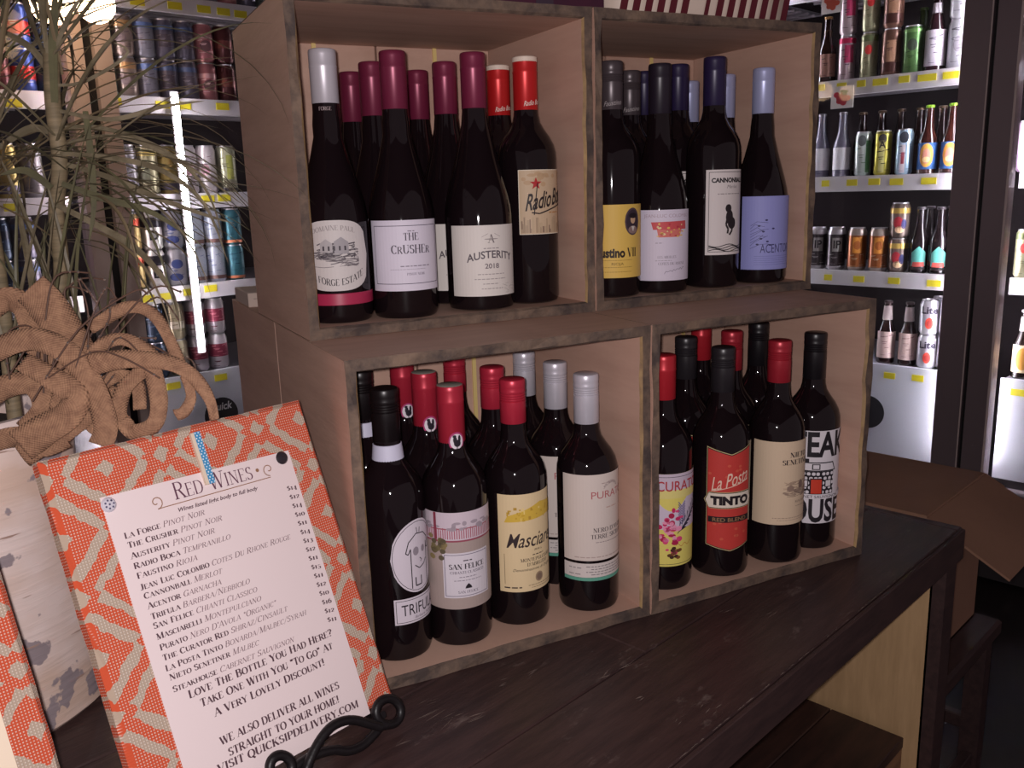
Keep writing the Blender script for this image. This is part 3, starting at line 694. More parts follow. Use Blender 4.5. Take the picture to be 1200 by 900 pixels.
def d_felice(p, z0, z1):
    a = .060
    p.rect(-a, a, z0, z1, (170, 152, 146), 0); p.rect(-a, a, z1-.034, z1, (206, 190, 200), 1)
    for k in range(46): u = -a+.002+k*.0026; p.rect(u, u+.0011, z1-.031, z1-.018-.004*((k*7) % 3)/3, (170, 96, 110), 2)
    p.rect(-a, a, z1-.0345, z1-.0325, (150, 76, 92), 2); p.rect(-a, a, z1-.020, z1-.0185, (166, 100, 110), 2)
    r = random.Random(6)
    for k in range(26): p.ell(r.uniform(-a+.004, a-.004), z1-r.uniform(.012, .02), r.uniform(.002, .005), r.uniform(.001, .003), (164, 150, 160), 2)
    p.rect(-.0375, -.0340, z1-.034, z1, (136, 60, 76), 3)
    for k in range(22): p.ell(-.033+r.gauss(0, .0055), z1-.040+r.gauss(0, .006), .0035, .003, r.choice([(120, 108, 76), (96, 86, 66), (138, 122, 84)]), 3)
    p.rect(-.028, .028, z0+.014, z0+.068, (216, 208, 216), 3); p.frame(-.0262, .0262, z0+.016, z0+.066, .0007, (110, 100, 120), 4)
    p.fine(-.005, .006, z0+.058, .002, INK, 4); p.text('SAN FELICE', 0, z0+.0485, .0062, INK, 4, width=.042, thick=.2); p.text('CHIANTI CLASSICO', 0, z0+.043, .0032, (90, 80, 96), 4, width=.040)
    p.fine(-.010, .010, z0+.0385, .0014, (130, 120, 132), 4); p.fine(-.016, .016, z0+.0345, .0014, (140, 130, 142), 4)
    p.poly([(-.004, z0+.025), (.004, z0+.025), (.003, z0+.028), (0, z0+.031), (-.003, z0+.028)], (40, 34, 40), 4); p.text('SAN FELICE', 0, z0+.0195, .0030, (90, 80, 96), 4, width=.024)
def d_masci(p, z0, z1):
    a = .043
    p.rect(-a, a, z0, z1, (224, 200, 158), 0); c = (56, 44, 46)
    p.poly([(-a+.008, z1-.034), (.036, z1-.030), (.036, z1-.016), (.01, z1-.012), (-.012, z1-.020), (-a+.012, z1-.026)], (214, 178, 72), 1)
    r = random.Random(4)
    for k in range(34): u = r.uniform(-a+.010, .034); z = z1-r.uniform(.018, .033); p.rect(u, u+r.uniform(.001, .004), z, z+r.uniform(.001, .005), r.choice([(196, 158, 54), (232, 204, 122), (184, 146, 60)]), 2)
    p.text('Masciarelli', .006, z0+.056, .0175, c, 1, font='sans', shear=.4, bold=.006, width=.078)
    p.text('2015', .006, z0+.050, .003, c, 1, width=.012); p.fine(-.002, .014, z0+.0445, .0018, c)
    p.text("MONTEPULCIANO", .006, z0+.0375, .0042, c, 1, width=.046); p.text("D'ABRUZZO", .006, z0+.0315, .0042, c, 1, width=.030)
    p.text('Denominazione di Origine', .002, z0+.026, .0034, c, 1, font='sans', shear=.3, width=.056)
    p.ell(.007, z0+.016, .0058, .0062, (160, 136, 110), 1); p.ell(.007, z0+.016, .004, .0044, (130, 108, 92), 2)
    p.line([(-a+.007, z0+.048), (-a+.007, z0+.010)], .0006, (120, 100, 80)); p.fine(-a+.006, -.016, z0+.005, .0026, c); p.fine(-.008, .030, z0+.007, .0014, (140, 118, 96)); p.fine(-.004, .028, z0+.004, .0012, (140, 118, 96))
def d_purato(p, z0, z1):
    a = .060
    p.rect(-a, a, z0+.026, z1, (212, 198, 190), 0); p.rect(-a, a, z0+.004, z0+.0225, (210, 200, 196), 0); p.rect(-a, a, z0, z0+.0045, (96, 160, 140), 0)
    c = (66, 54, 60)
    p.text('SICILIANO', .004, z1-.019, .0038, (120, 100, 104), 1, font='sans', width=.022, bend=.006)
    p.text('PURATO', .004, z1-.030, .0090, (176, 96, 100), 1, font='sans', width=.054); p.fine(-.004, .014, z1-.043, .0022, (190, 160, 150))
    p.text("NERO D'AVOLA", .006, z0+.062, .0055, c, 1, width=.054); p.text('TERRE SICILIANE', .006, z0+.054, .0055, c, 1, width=.060); p.fine(-.018, .030, z0+.049, .0014, (140, 126, 126))
    p.fine(-.044, .046, z0+.030, .0020, (176, 156, 150)); p.fine(-.010, .012, z1-.012, .0016, (170, 150, 146))
    for k in range(4): p.fine(-.030+.006*(k % 2), .050, z0+.018-.0034*k, .0017, (128, 120, 122))
    p.fine(-.052, -.036, z0+.016, .0022, (150, 142, 142)); p.fine(-.052, -.036, z0+.008, .0022, (150, 142, 142))
def d_curator(p, z0, z1):
    a = .050
    p.rect(-a, a, z0, z1, (222, 208, 110), 0); p.cols(-a, a, z0+.050, lambda u: z0+.086+.012*math.sin(u*90), (206, 192, 210), 1); p.rect(-a, a, z1-.022, z1, (200, 184, 200), 1); p.rect(-a, a, z1-.032, z1-.021, (222, 208, 130), 2)
    p.line([(-a, z1-.004), (a, z1-.004)], .0006, INK, 2); p.line([(-a, z0+.003), (a, z0+.003)], .0006, INK, 2)
    p.text('CURATOR', 0, z1-.022, .0128, (176, 60, 66), 3, font='sans', width=.074, bold=.01)
    r = random.Random(8)
    for k in range(46): p.ell(-.018+r.gauss(0, .007), z0+.050+r.gauss(0, .010), r.uniform(.002, .005), r.uniform(.0015, .004), r.choice([(196, 40, 96), (214, 70, 120), (170, 34, 76), (232, 150, 180)]), 3+k % 2)
    for k in range(9):      # dark palm frond
        t = k/9; bx, bz = -.008+.036*t, z0+.046+.038*t
        for s in (-1, 1): p.poly([(bx, bz), (bx+.012*(1-.3*t)*(1 if s > 0 else .1), bz+.002+.012*(.2 if s > 0 else 1)), (bx+.006*(1 if s > 0 else .4), bz+.003+.006*(.3 if s > 0 else 1)+.002)], (44, 38, 60), 4)
    p.line([(-.010, z0+.044), (.030, z0+.086)], .0010, (44, 38, 60), 4)
    for k in range(8): t = k/8; p.line([(-.004, z0+.056+.026*t), (-.009, z0+.063+.026*t)], .0012, (110, 100, 140), 4); p.line([(-.004, z0+.056+.026*t), (.001, z0+.063+.026*t)], .0012, (110, 100, 140), 4)
    for k in range(12): p.ell(-.016+r.gauss(0, .005), z0+.018+r.gauss(0, .004), .003, .0022, r.choice([(96, 60, 40), (70, 44, 34), (130, 84, 50)]), 3)
    p.line([(-.012+.002*k, z0+.028+.002*math.sin(k*1.2)) for k in range(13)], .0008, (190, 130, 70), 3)
def d_posta(p, z0, z1):
    a = .032; c = (36, 28, 32); red = (194, 62, 56); g = (196, 178, 130)
    top = lambda e: (lambda u: z1-e-.010*(1-abs(u)/a)*1.0)
    bot = lambda e: (lambda u: z0+e+.008*abs(u)/a)
    p.cols(-a, a, bot(0), top(0), g, 0, n=22); p.cols(-a+.0008, a-.0008, bot(.001), top(.001), c, 1, n=22); p.cols(-a+.0018, a-.0018, bot(.002), top(.002), red, 2, n=22)
    r = random.Random(3)
    for k in range(22): p.ell(r.uniform(-a+.004, a-.004), r.uniform(z0+.014, z1-.018), .0024, .0018, (206, 88, 70), 3)
    zb = z0+.062
    p.text('La Posta', .0, zb+.027, .0185, (232, 200, 180), 4, font='sans', shear=.25, bold=.004, width=.050, slope=.26)
    p.line([(-.022, zb+.021), (-.006, zb+.025), (.012, zb+.030), (.024, zb+.034)], .0009, (232, 200, 180), 4)
    for e, col, l in ((0, g, 4), (.0007, c, 5), (.0016, (226, 214, 198), 6)):
        p.raw([(-a-.003+e*1.5, zb+.008), (-a+.004, zb+.0195-e), (a-.004, zb+.0195-e), (a+.003-e*1.5, zb+.008), (a-.004, zb-.003+e), (-a+.004, zb-.003+e)], [(0, 5, 1), (2, 4, 3)], col, l)
        p.rect(-a+.004, a-.004, zb-.003+e, zb+.0195-e, col, l)
    p.text('TINTO', 0, zb+.003, .0105, c, 7, font='sans', bold=.07, width=.052)
    p.rect(-a+.003, a-.003, zb-.022, zb-.014, c, 4); p.text('RED BLEND', 0, zb-.0205, .005, (150, 110, 80), 5, font='sans', bold=.02, width=.046)
def d_nieto(p, z0, z1):
    a = .056
    p.rect(-a, a, z0, z1, (216, 192, 164), 0); c = (60, 48, 52)
    p.text('NIETO', .010, z1-.022, .0068, c, 1, width=.030, thick=.2); p.text('SENETINER', .010, z1-.032, .0068, c, 1, width=.050, thick=.2)
    p.scribble(-.014, .034, z0+.044, z0+.060, 46, (172, 148, 128), 2, .0008); p.scribble(-.014, .034, z0+.040, z0+.050, 40, (140, 118, 106), 5, .0008)
    p.poly([(-.008, z0+.048), (.002, z0+.048), (.002, z0+.053), (-.003, z0+.056), (-.008, z0+.053)], (150, 126, 112), 3); p.poly([(.010, z0+.050), (.018, z0+.050), (.018, z0+.058), (.014, z0+.062), (.010, z0+.058)], (130, 108, 98), 3)
    p.text('MALBEC', .016, z0+.030, .0030, (130, 108, 100), 1, width=.022); p.fine(.006, .026, z0+.025, .0014, (160, 136, 122)); p.fine(-.026, .036, z0+.009, .0015, (160, 136, 122)); p.fine(-.020, .030, z0+.006, .0012, (170, 146, 130))
def d_steak(p, z0, z1):
    a = .066; c = (34, 30, 36); w = (222, 216, 222); H = z1-z0
    p.rect(-a, a, z0, z1, w, 0)
    p.text('STEAK', 0, z1-.036, .034, c, 1, font='sans', bold=.03, width=.102); p.text('HOUSE', -.007, z0+.003, .034, (36, 30, 36), 1, font='sans', bold=.03, width=.102)
    zb = z0+.043
    p.poly([(-.030, zb+.033), (.030, zb+.033), (.025, zb+.046), (-.025, zb+.046)], (36, 32, 38), 1); p.poly([(-.0275, zb+.0345), (.0275, zb+.0345), (.0235, zb+.0445), (-.0235, zb+.0445)], w, 2)
    p.rect(-.006, .005, zb+.0355, zb+.0435, c, 3); p.rect(-.0045, .0035, zb+.0368, zb+.0424, w, 4); p.rect(-.018, -.010, zb+.046, zb+.051, (38, 32, 38), 1)
    p.rect(-.026, .026, zb, zb+.033, c, 2)
    r = random.Random(11)
    for i in range(8):
        for j in range(5): p.ell(-.0235+i*.0066+r.uniform(-.001, .001)+(.003 if j % 2 else 0), zb+.003+j*.0066, .0024, .0023, w, 3, p=2.6)
    for uu, wc, cc in ((-.020, w, (40, 34, 40)), (.012, (224, 218, 222), (42, 36, 42))): p.rect(uu, uu+.010, zb+.010, zb+.021, cc, 4); p.rect(uu+.0012, uu+.0088, zb+.0112, zb+.0198, wc, 5)
    p.rect(-.008, .009, zb, zb+.023, c, 4); p.rect(-.0065, .0075, zb+.001, zb+.0215, (206, 64, 44), 5)
    p.rect(-a, a, zb-.0068, zb-.0005, w, 6); p.text('CABERNET SAUVIGNON', 0, zb-.0055, .0042, c, 7, font='sans', width=.070)

WR = (142, 42, 58); MR = (104, 36, 60); RD = (190, 46, 64)
FRONT = [
 # key, shape, base px, top px y, base z, r, phi, label z-range as pixel rows, design, capsule rgb, cap_len, screw, cap_top, label text, group
 ('trifula', 'bordeaux', (470, 775), 454, ZL, 0.0375, 43, (697+36, 613), d_trifula, (22, 16, 18), .058, True, None, 'black-capped wine bottle with a white oval cartoon label, beside the menu board'),
 ('felice', 'bordeaux', (541, 757), 450, ZL, .0375, 17, (714, 601), d_felice, (182, 42, 62), .070, False, (150, 150, 140), 'wine bottle with red capsule, rooster seal and grey-brown building label, front of its crate'),
 ('masci', 'bordeaux', (609, 733), 443, ZL, .0375, 31, (694, 580), d_masci, (192, 46, 68), .052, True, None, 'wine bottle with red screw cap and cream label with a yellow castle'),
 ('purato', 'bordeaux', (690, 717), 437, ZL, .0375, 42, (681, 557), d_purato, (206, 202, 212), .060, True, None, 'wine bottle with silver screw cap and white label with green base, by the crate wall'),
 ('curator', 'bordeaux', (776, 692), 415, ZL, .0375, 44, (664, 556), d_curator, (190, 40, 52), .056, False, None, 'red-capped wine bottle with a yellow flower and palm label, half behind the crate wall'),
 ('posta', 'bordeaux', (842, 676), 406, ZL, .0375, 21, (646, 524), d_posta, (40, 36, 40), .058, True, None, 'wine bottle with black screw cap and red label with white banner'),
 ('nieto', 'bordeaux', (905, 660), 398, ZL, .0375, 36, (615, 518), d_nieto, (170, 40, 54), .056, True, None, 'wine bottle with dark red screw cap and beige label with a farmhouse engraving'),
 ('steak', 'bordeaux', (949, 642), 389, ZL, .0375, 13, (613, 505), d_steak, (26, 22, 26), .064, True, None, 'black-capped wine bottle with black and white house label and red door'),
 ('house', 'burgundy', (399, 379), 58, ZT, .0385, -3, (341, 258), d_house, (200, 194, 202), .058, False, None, 'wine bottle with silver capsule, oval silver label and a red ring near its foot'),
 ('crusher', 'burgundy', (477, 374), 60, ZT, .0388, 9, (341, 258), d_crusher, (120, 38, 66), .064, False, None, 'wine bottle with maroon capsule and white label with a thin dark frame'),
 ('austerity', 'burgundy', (565, 368), 62, ZT, .0415, 12, (347, 264), d_austerity, (124, 38, 68), .064, False, None, 'wide wine bottle with maroon capsule and plain cream label with arched lettering'),
 ('radio', 'bordeaux', (622, 356), 67, ZT, .0375, 40, (275, 199), d_radio, (200, 34, 36), .064, False, (224, 206, 190), 'wine bottle with bright red white-topped capsule and sepia label with a red star'),
 ('faustino', 'bordeaux', (714, 350), 72, ZT, .0375, 8, (326, 240), d_faustino, (78, 68, 72), .060, True, None, 'wine bottle with dark grey capsule and golden portrait label, half behind the crate wall'),
 ('colombo', 'burgundy', (772, 345), 75, ZT, .0395, 19, (329, 246), d_colombo, (38, 30, 42), .064, False, None, 'black-capped wine bottle with white label printed with a red and gold band'),
 ('cannon', 'bordeaux', (833, 338), 67, ZT, .0375, 38, (299, 199), d_cannon, (40, 30, 66), .064, False, None, 'wine bottle with dark purple capsule and white label with a diving figure'),
 ('acentor', 'burgundy', (888, 333), 80, ZT, .0395, 34, (316, 230), d_acentor, (176, 180, 218), .062, False, None, 'wine bottle with pale lilac capsule and periwinkle blue label'),
]
def rows(A, h, ytop, ybase, y):          # pixel row on the front of the bottle -> height above its base
    lo, hi = -.02, .34; d = Vector((CAM.x-A.x, CAM.y-A.y, 0)).normalized()*.0375
    for _ in range(40):
        m = (lo+hi)/2
        if project((A.x+d.x, A.y+d.y, A.z+m))[1] > y: lo = m
        else: hi = m
    return lo
SPOTS = []
for (key, shape, bpx, ty, z, r, phi, lr, des, cap, cl, scw, ctop, lab) in FRONT:
    A = clamp_in(base_axis(bpx[0], bpx[1], z, r), r, z); h = solve_h(A, ty)
    t = bottle(shape, h, r, lab, 'front row of wine bottles in the crates', cap, cl, scw, ctop, metal=.3 if sum(cap) > 140 else .1)
    p = Print(r+.0001); z0, z1 = rows(A, h, ty, bpx[1], lr[0]), rows(A, h, ty, bpx[1], lr[1]); des(p, z0, z1); p.emit(t)
    # neck bands, seals and rings
    if key == 'trifula':
        MB().lathe([(.0166, h-.079), (.0176, h-.0788), (.0158, h-.062), (.0150, h-.0615)], 36).build('neck_band', mat('band_white', (206, 204, 224), .5), t, smooth=True)
    if key == 'felice':
        s = Print(.0155); zc = h-.0625; uc = .0008; s.ell(uc, zc, .0094, .0108, (176, 66, 116), 0); s.ell(uc, zc, .0076, .0088, (226, 216, 224), 1)
        c = (40, 34, 44); s.ell(uc+.0005, zc-.002, .0040, .0040, c, 2); s.ell(uc+.003, zc+.003, .0016, .0042, c, 2); s.ell(uc-.002, zc+.002, .0022, .0040, c, 2); s.ell(uc-.0026, zc+.0062, .0021, .0016, c, 2); s.rect(uc-.0004, uc+.0006, zc-.0080, zc-.005, c, 2)
        s.emit(t, 'rooster_seal')
    if key == 'house':
        MB().lathe([(r, z0-.0165), (r+.0006, z0-.016), (r+.0006, z0-.0035), (r, z0-.003)], 40).build('red_ring', mat('ring_red', (168, 44, 78), .35), t, smooth=True)
        s = Print(.0155); s.text('FORGE', 0, h-.066, .004, (170, 150, 150), 1, width=.014); s.emit(t, 'neck_lettering')
    if key == 'radio':
        MB().lathe([(.0152, h-.0065), (.0158, h-.0062), (.0157, h-.001), (.0140, h+.0004), (0, h+.0004)], 36).build('capsule_rim', mat('rim_cream', (226, 208, 192), .5), t, smooth=True)
        s = Print(.0156); s.text('Radio Boca', .0, h-.058, .006, (226, 206, 196), 1, font='sans', shear=.35, bold=.01, width=.026, slope=.12); s.emit(t, 'capsule_lettering')
    if key == 'faustino':
        s = Print(.0156); s.text('Faustino', 0, h-.055, .006, (170, 160, 160), 1, font='sans', shear=.35, width=.024, slope=.1); s.emit(t, 'capsule_lettering')
    t.location = A; face(t, phi); BOT[key] = (t, h); SPOTS.append((key, A, r))
# second rows: seen mostly by their capsules
def back(key, px, py, label, phi=15, y=None):
    src, h = BOT[key]; z = src.location.z
    d = ray(px, py); k0 = ST*CAM.x+CT*CAM.y; t = (y-k0)/(ST*d.x+CT*d.y); P = CAM+d*t; P.z = z
    P = clamp_in(P, .0395 if z > TZ+.2 else .0375, z)
    c = copy_tree(src); c.location = P; face(c, phi)
    c['label'] = label; c['group'] = 'back rows of wine bottles in the crates'
    SPOTS.append((key+'*', P, .0375)); return c
BACKS = [
 ('trifula', 421, 435, 'black-capped bottle with white neck band behind the cartoon-label bottle', 20, 0.168),
 ('felice', 496, 434, 'red-capsule bottle with rooster seal directly behind the building-label bottle', 17, 0.140),
 ('felice', 470, 424, 'hindmost red-capsule bottle with rooster seal', 17, 0.217),
 ('masci', 532, 422, 'red screw-capped bottle at the back between the rooster-seal bottle and its cap-alike', 30, 0.250),
 ('masci', 576, 429, 'red screw-capped bottle right behind the yellow-castle label bottle', 30, 0.143),
 ('purato', 618, 416, 'silver screw-capped bottle at the back of its crate, hindmost of three', 30, 0.222),
 ('purato', 650, 421, 'silver screw-capped bottle between two others with silver caps', 30, 0.136),
 ('posta', 804, 394, 'black screw-capped bottle behind the red-label bottle and the flower-label bottle', 26, 0.137),
 ('curator', 822, 386, 'hindmost red-capped bottle between two black screw caps', 30, 0.226),
 ('nieto', 858, 386, 'dark red screw-capped bottle behind the farmhouse-label bottle', 30, 0.138),
 ('steak', 904, 378, 'black-capped bottle at the back behind the farmhouse-label bottle', 13, 0.166),
 ('crusher', 410, 85, 'maroon-capsule bottle at the back nearest the silver-capsule bottle', 10, 0.364),
 ('crusher', 434, 73, 'maroon-capsule bottle just behind the thin-framed label', 10, 0.268),
 ('austerity', 488, 84, 'lowest-looking maroon-capsule bottle at the back between two label bottles', 10, 0.346),
 ('austerity', 520, 75, 'maroon-capsule bottle just behind the plain cream label', 10, 0.262),
 ('radio', 583, 76, 'red white-topped capsule bottle behind the red-star label bottle', 30, 0.276),
 ('faustino', 738, 84, 'dark capsule bottle behind the golden portrait label bottle', 10, 0.253),
 ('cannon', 755, 84, 'purple-capsule bottle at the back, mostly hidden by a black cap', 20, 0.332),
 ('cannon', 795, 75, 'purple-capsule bottle behind the diving-figure label bottle', 20, 0.252),
 ('acentor', 808, 95, 'pale lilac-capsule bottle at the back, mostly hidden', 25, 0.336),
 ('acentor', 850, 87, 'pale lilac-capsule bottle right behind the blue-label bottle', 25, 0.253),
]

for b in BACKS: back(*b)

# ================================================================ MENU BOARDS
def fabric_mat():
    m = bpy.data.materials.new('orange_woven_fabric'); m.use_nodes = True; nt = m.node_tree; b = nt.nodes['Principled BSDF']
    b.inputs['Roughness'].default_value = .85; b.inputs['Specular IOR Level'].default_value = .2
    tc = node(nt, 'ShaderNodeTexCoord'); nz = node(nt, 'ShaderNodeTexNoise'); nz.inputs['Scale'].default_value = 90; nt.links.new(tc.outputs['Object'], nz.inputs['Vector'])
    sub = node(nt, 'ShaderNodeVectorMath', operation='SUBTRACT'); sub.inputs[1].default_value = (.5, .5, .5); nt.links.new(nz.outputs['Color'], sub.inputs[0])
    scl = node(nt, 'ShaderNodeVectorMath', operation='SCALE'); scl.inputs['Scale'].default_value = .010; nt.links.new(sub.outputs[0], scl.inputs[0])
    ad = node(nt, 'ShaderNodeVectorMath', operation='ADD'); nt.links.new(tc.outputs['Object'], ad.inputs[0]); nt.links.new(scl.outputs[0], ad.inputs[1])
    sp = node(nt, 'ShaderNodeSeparateXYZ'); nt.links.new(ad.outputs[0], sp.inputs[0])
    s0 = node(nt, 'ShaderNodeSeparateXYZ'); nt.links.new(tc.outputs['Object'], s0.inputs[0])
    T = .050
    u = mth(nt, 'DIVIDE', sp.outputs['X'], T); v = mth(nt, 'DIVIDE', sp.outputs['Z'], T)
    fu = mth(nt, 'SUBTRACT', mth(nt, 'FRACT', u), .5); fv = mth(nt, 'SUBTRACT', mth(nt, 'FRACT', v), .5)
    par = mth(nt, 'SUBTRACT', mth(nt, 'MULTIPLY', mth(nt, 'FLOORED_MODULO', mth(nt, 'ADD', mth(nt, 'FLOOR', u), mth(nt, 'FLOOR', v)), 2), 2), 1)
    sfv = mth(nt, 'MULTIPLY', fv, par)
    d = mth(nt, 'ABSOLUTE', mth(nt, 'ADD', fu, sfv)); e = mth(nt, 'ABSOLUTE', mth(nt, 'SUBTRACT', fu, sfv))
    band = mth(nt, 'LESS_THAN', mth(nt, 'ABSOLUTE', mth(nt, 'SUBTRACT', d, .27)), .12)
    bar = mth(nt, 'MULTIPLY', band, mth(nt, 'LESS_THAN', e, .66))
    dia = mth(nt, 'GREATER_THAN', mth(nt, 'ADD', mth(nt, 'ABSOLUTE', fu), mth(nt, 'ABSOLUTE', fv)), .83)
    mot = mth(nt, 'MAXIMUM', bar, dia)
    k = 2*math.pi/.0025
    w1 = mth(nt, 'SINE', mth(nt, 'MULTIPLY', mth(nt, 'ADD', s0.outputs['X'], mth(nt, 'MULTIPLY', s0.outputs['Y'], 1)), k)); w2 = mth(nt, 'SINE', mth(nt, 'MULTIPLY', s0.outputs['Z'], k))
    wv = mth(nt, 'MULTIPLY', mth(nt, 'MULTIPLY', mth(nt, 'ADD', w1, 1), .5), mth(nt, 'MULTIPLY', mth(nt, 'ADD', w2, 1), .5))
    ss = node(nt, 'ShaderNodeMapRange', interpolation_type='SMOOTHSTEP'); ss.inputs[1].default_value = .30; ss.inputs[2].default_value = .75; nt.links.new(wv, ss.inputs[0])
    def mixc(f, a, b_):
        n = node(nt, 'ShaderNodeMix', data_type='RGBA')
        if isinstance(f, float): n.inputs[0].default_value = f
        else: nt.links.new(f, n.inputs[0])
        for i, c in ((6, a), (7, b_)):
            if isinstance(c, tuple): n.inputs[i].default_value = lin(c)
            else: nt.links.new(c, n.inputs[i])
        return n.outputs[2]
    org = mixc(mth(nt, 'MULTIPLY', ss.outputs[0], mth(nt, 'ADD', .35, mth(nt, 'MULTIPLY', nz.outputs['Fac'], .8))), (202, 84, 54), (238, 208, 194))
    gry = mixc(mth(nt, 'MULTIPLY', ss.outputs[0], .6), (180, 160, 142), (234, 222, 210))
    nt.links.new(mixc(mot, org, gry), b.inputs['Base Color'])
    bp = node(nt, 'ShaderNodeBump'); bp.inputs['Strength'].default_value = .5; bp.inputs['Distance'].default_value = .001; nt.links.new(wv, bp.inputs['Height']); nt.links.new(bp.outputs[0], b.inputs['Normal'])
    return m
M_fab = fabric_mat(); M_iron = mat('wrought_iron', (22, 18, 20), .42, spec=.4, bump=(120, .3)); M_paper = mat('menu_paper', (232, 214, 214), .75)
BW, BH, BT = .259, .3184, .020
def menu_board(name, label, BR, yaw, lean):
    """origin at the bottom-left corner of the front, local x right, z up along the leaning face"""
    t = thing(name, label, 'menu board')
    r = Vector((math.cos(yaw), math.sin(yaw), 0)); back = Vector((-math.sin(yaw), math.cos(yaw), 0)); up = back*math.sin(lean)+Vector((0, 0, math.cos(lean))); nb = r.cross(up)*-1
    O = BR-r*BW
    t.matrix_world = Matrix(((r.x, nb.x, up.x, O.x), (r.y, nb.y, up.y, O.y), (r.z, nb.z, up.z, O.z), (0, 0, 0, 1)))
    bd = MB(); rr = random.Random(2); n = 14; b = .004; loops = []
    for (inset, y) in ((b, 0), (0, b), (0, BT-b), (b, BT)):
        pts = []
        for side in range(4):
            for k in range(n):
                s = k/n; j = rr.uniform(-.0006, .0006) if k else 0
                x0, x1, z0, z1 = inset, BW-inset, inset, BH-inset
                pts.append([(x0+(x1-x0)*s, y, z0+j), (x1+j, y, z0+(z1-z0)*s), (x1-(x1-x0)*s, y, z1+j), (x0+j, y, z1-(z1-z0)*s)][side])
        loops.append(pts)
    vs = [p for l in loops for p in l]; m4 = 4*n; fs = []
    for q in range(3):
        for k in range(m4): fs.append((q*m4+k, q*m4+(k+1) % m4, (q+1)*m4+(k+1) % m4, (q+1)*m4+k))
    fs.append(tuple(range(m4))[::-1]); fs.append(tuple(3*m4+k for k in range(m4)))
    bd.add(vs, [tuple(reversed(f)) for f in fs])
    bd.build('fabric_panel', M_fab, t)
    return t, O, r, up, nb
BRp = Vector((-.00068, -.04822, TZ+.022)); BYAW, BLEAN = .0648, .37985
mb1, MO, MRt, MUp, MN = menu_board('menu_board', 'orange patterned fabric board with the wine list pinned on it', BRp, BYAW, BLEAN)
def buv(px, py):
    d = ray(px, py); t = (MO-CAM).dot(MN)/d.dot(MN); P = CAM+d*t-MO; return P.dot(MRt), P.dot(MUp)
# the sheet
q4 = [buv(116, 584), buv(337, 528), buv(433, 836), buv(229, 950)]
pm = MB(); nx_, nz_ = 10, 14; vs = []; fs = []
for j in range(nz_+1):
    for i in range(nx_+1):
        a, b_ = i/nx_, j/nz_
        x, z = [(q4[0][k]*(1-a)+q4[1][k]*a)*(1-b_)+(q4[3][k]*(1-a)+q4[2][k]*a)*b_ for k in (0, 1)]
        vs.append((x, -.0014, z))
for j in range(nz_):
    for i in range(nx_): a = j*(nx_+1)+i; fs.append((a, a+nx_+1, a+nx_+2, a+1))
sheet = pm.add(vs, fs).build('menu_sheet', M_paper, mb1)
pr = Print(None)
C1 = (88, 64, 72); C2 = (124, 100, 106); C3 = (150, 110, 84)
def z5(x, y): return 130+x/4.093, 580+y/4.093
def z4(x, y): return 100+x/4.093, 480+y/4.093
def z6(x, y): return 180+x/4.0, 700+y/4.0
def on_line(p0, p1, bold, ital=None, h=None, **kw):
    """set a line of type between two points of the board"""
    (u0, v0), (u1, v1) = buv(*p0), buv(*p1); L = math.hypot(u1-u0, v1-v0); cx, sx = (u1-u0)/L, (v1-v0)/L
    segs = [(serif(bold, thick=.2, thin=.06, **kw), C1)]
    if ital: segs.append((serif(ital, thick=.12, thin=.05, shear=.22, small=.84), C2))
    tot = sum(s[0][2] for s in segs)+(.28 if ital else 0); k = L/tot; hh = h or k; x = 0
    for (vs, fs, w), c in segs:
        pr.raw([(u0+cx*(x+a)*k-sx*b*hh, v0+sx*(x+a)*k+cx*b*hh) for a, b in vs], fs, c, 2); x += w+.28
ROWS = [('La Forge', 'Pinot Noir', (65, 213), (447, 95)), ('The Crusher', 'Pinot Noir', (80, 258), (530, 122)), ('Austerity', 'Pinot Noir', (95, 310), (495, 182)),
 ('Radio Boca', 'Tempranillo', (110, 358), (570, 212)), ('Faustino', 'Rioja', (125, 405), (412, 312)), ('Jean Luc Colombo', 'Cotes Du Rhone Rouge', (140, 460), (857, 212)),
 ('Cannonball', 'Merlot', (158, 502), (530, 376)), ('Acentor', 'Garnacha', (175, 550), (527, 428)), ('Trifula', 'Barbera/Nebbiolo', (192, 600), (663, 424)),
 ('San Felice', 'Chianti Classico', (203, 645), (698, 464)), ('Masciarelli', 'Montepulciano', (218, 697), (717, 507)), ('Purato', "Nero D'Avola *Organic*", (235, 748), (790, 529)),
 ('The Curator Red', 'Shiraz/Cinsault', (248, 798), (843, 556)), ('La Posta Tinto', 'Bonarda/Malbec/Syrah', (262, 848), (933, 574)), ('Nieto Senetiner', 'Malbec', (280, 892), (707, 719))]
for a, b_, p0, p1 in ROWS: on_line(z5(*p0), z5(*p1), a, b_, h=.0052)
on_line(z6(90, 447), z6(655, 207), 'Steakhouse', 'Cabernet Sauvignon', h=.0052)
PR = ['14', '12', '14', '10', '11', '14', '13', '12', '11', '15', '11', '12', '10', '16', '12', '11']
for k, pc in enumerate(PR):
    t_ = k/15; x = 843+(1035-843)*t_; y = -18+(612+18)*t_
    on_line(z5(x, y), z5(x+46, y-12), '$'+pc, h=.0046)
for (p0, p1, tx) in [((165, 475), (835, 178), 'Love The Bottle You Had Here?'), ((220, 515), (838, 240), 'Take One With You "To Go" At'), ((285, 560), (800, 316), 'A Very Lovely Discount!'),
                     ((312, 694), (868, 425), 'WE ALSO DELIVER ALL WINES'), ((352, 745), (868, 490), 'STRAIGHT TO YOUR HOME!'), ((300, 824), (958, 512), 'AT VISIT QUICKSIPDELIVERY.COM'[3:])]:
    on_line(z6(*p0), z6(*p1), tx, h=.0068, small=.86)
(u0, v0), (u1, v1) = buv(*z4(430, 434)), buv(*z4(806, 332)); 
vs, fs, w = serif('Red Wines', thick=.11, thin=.04); k = (u1-u0)/w
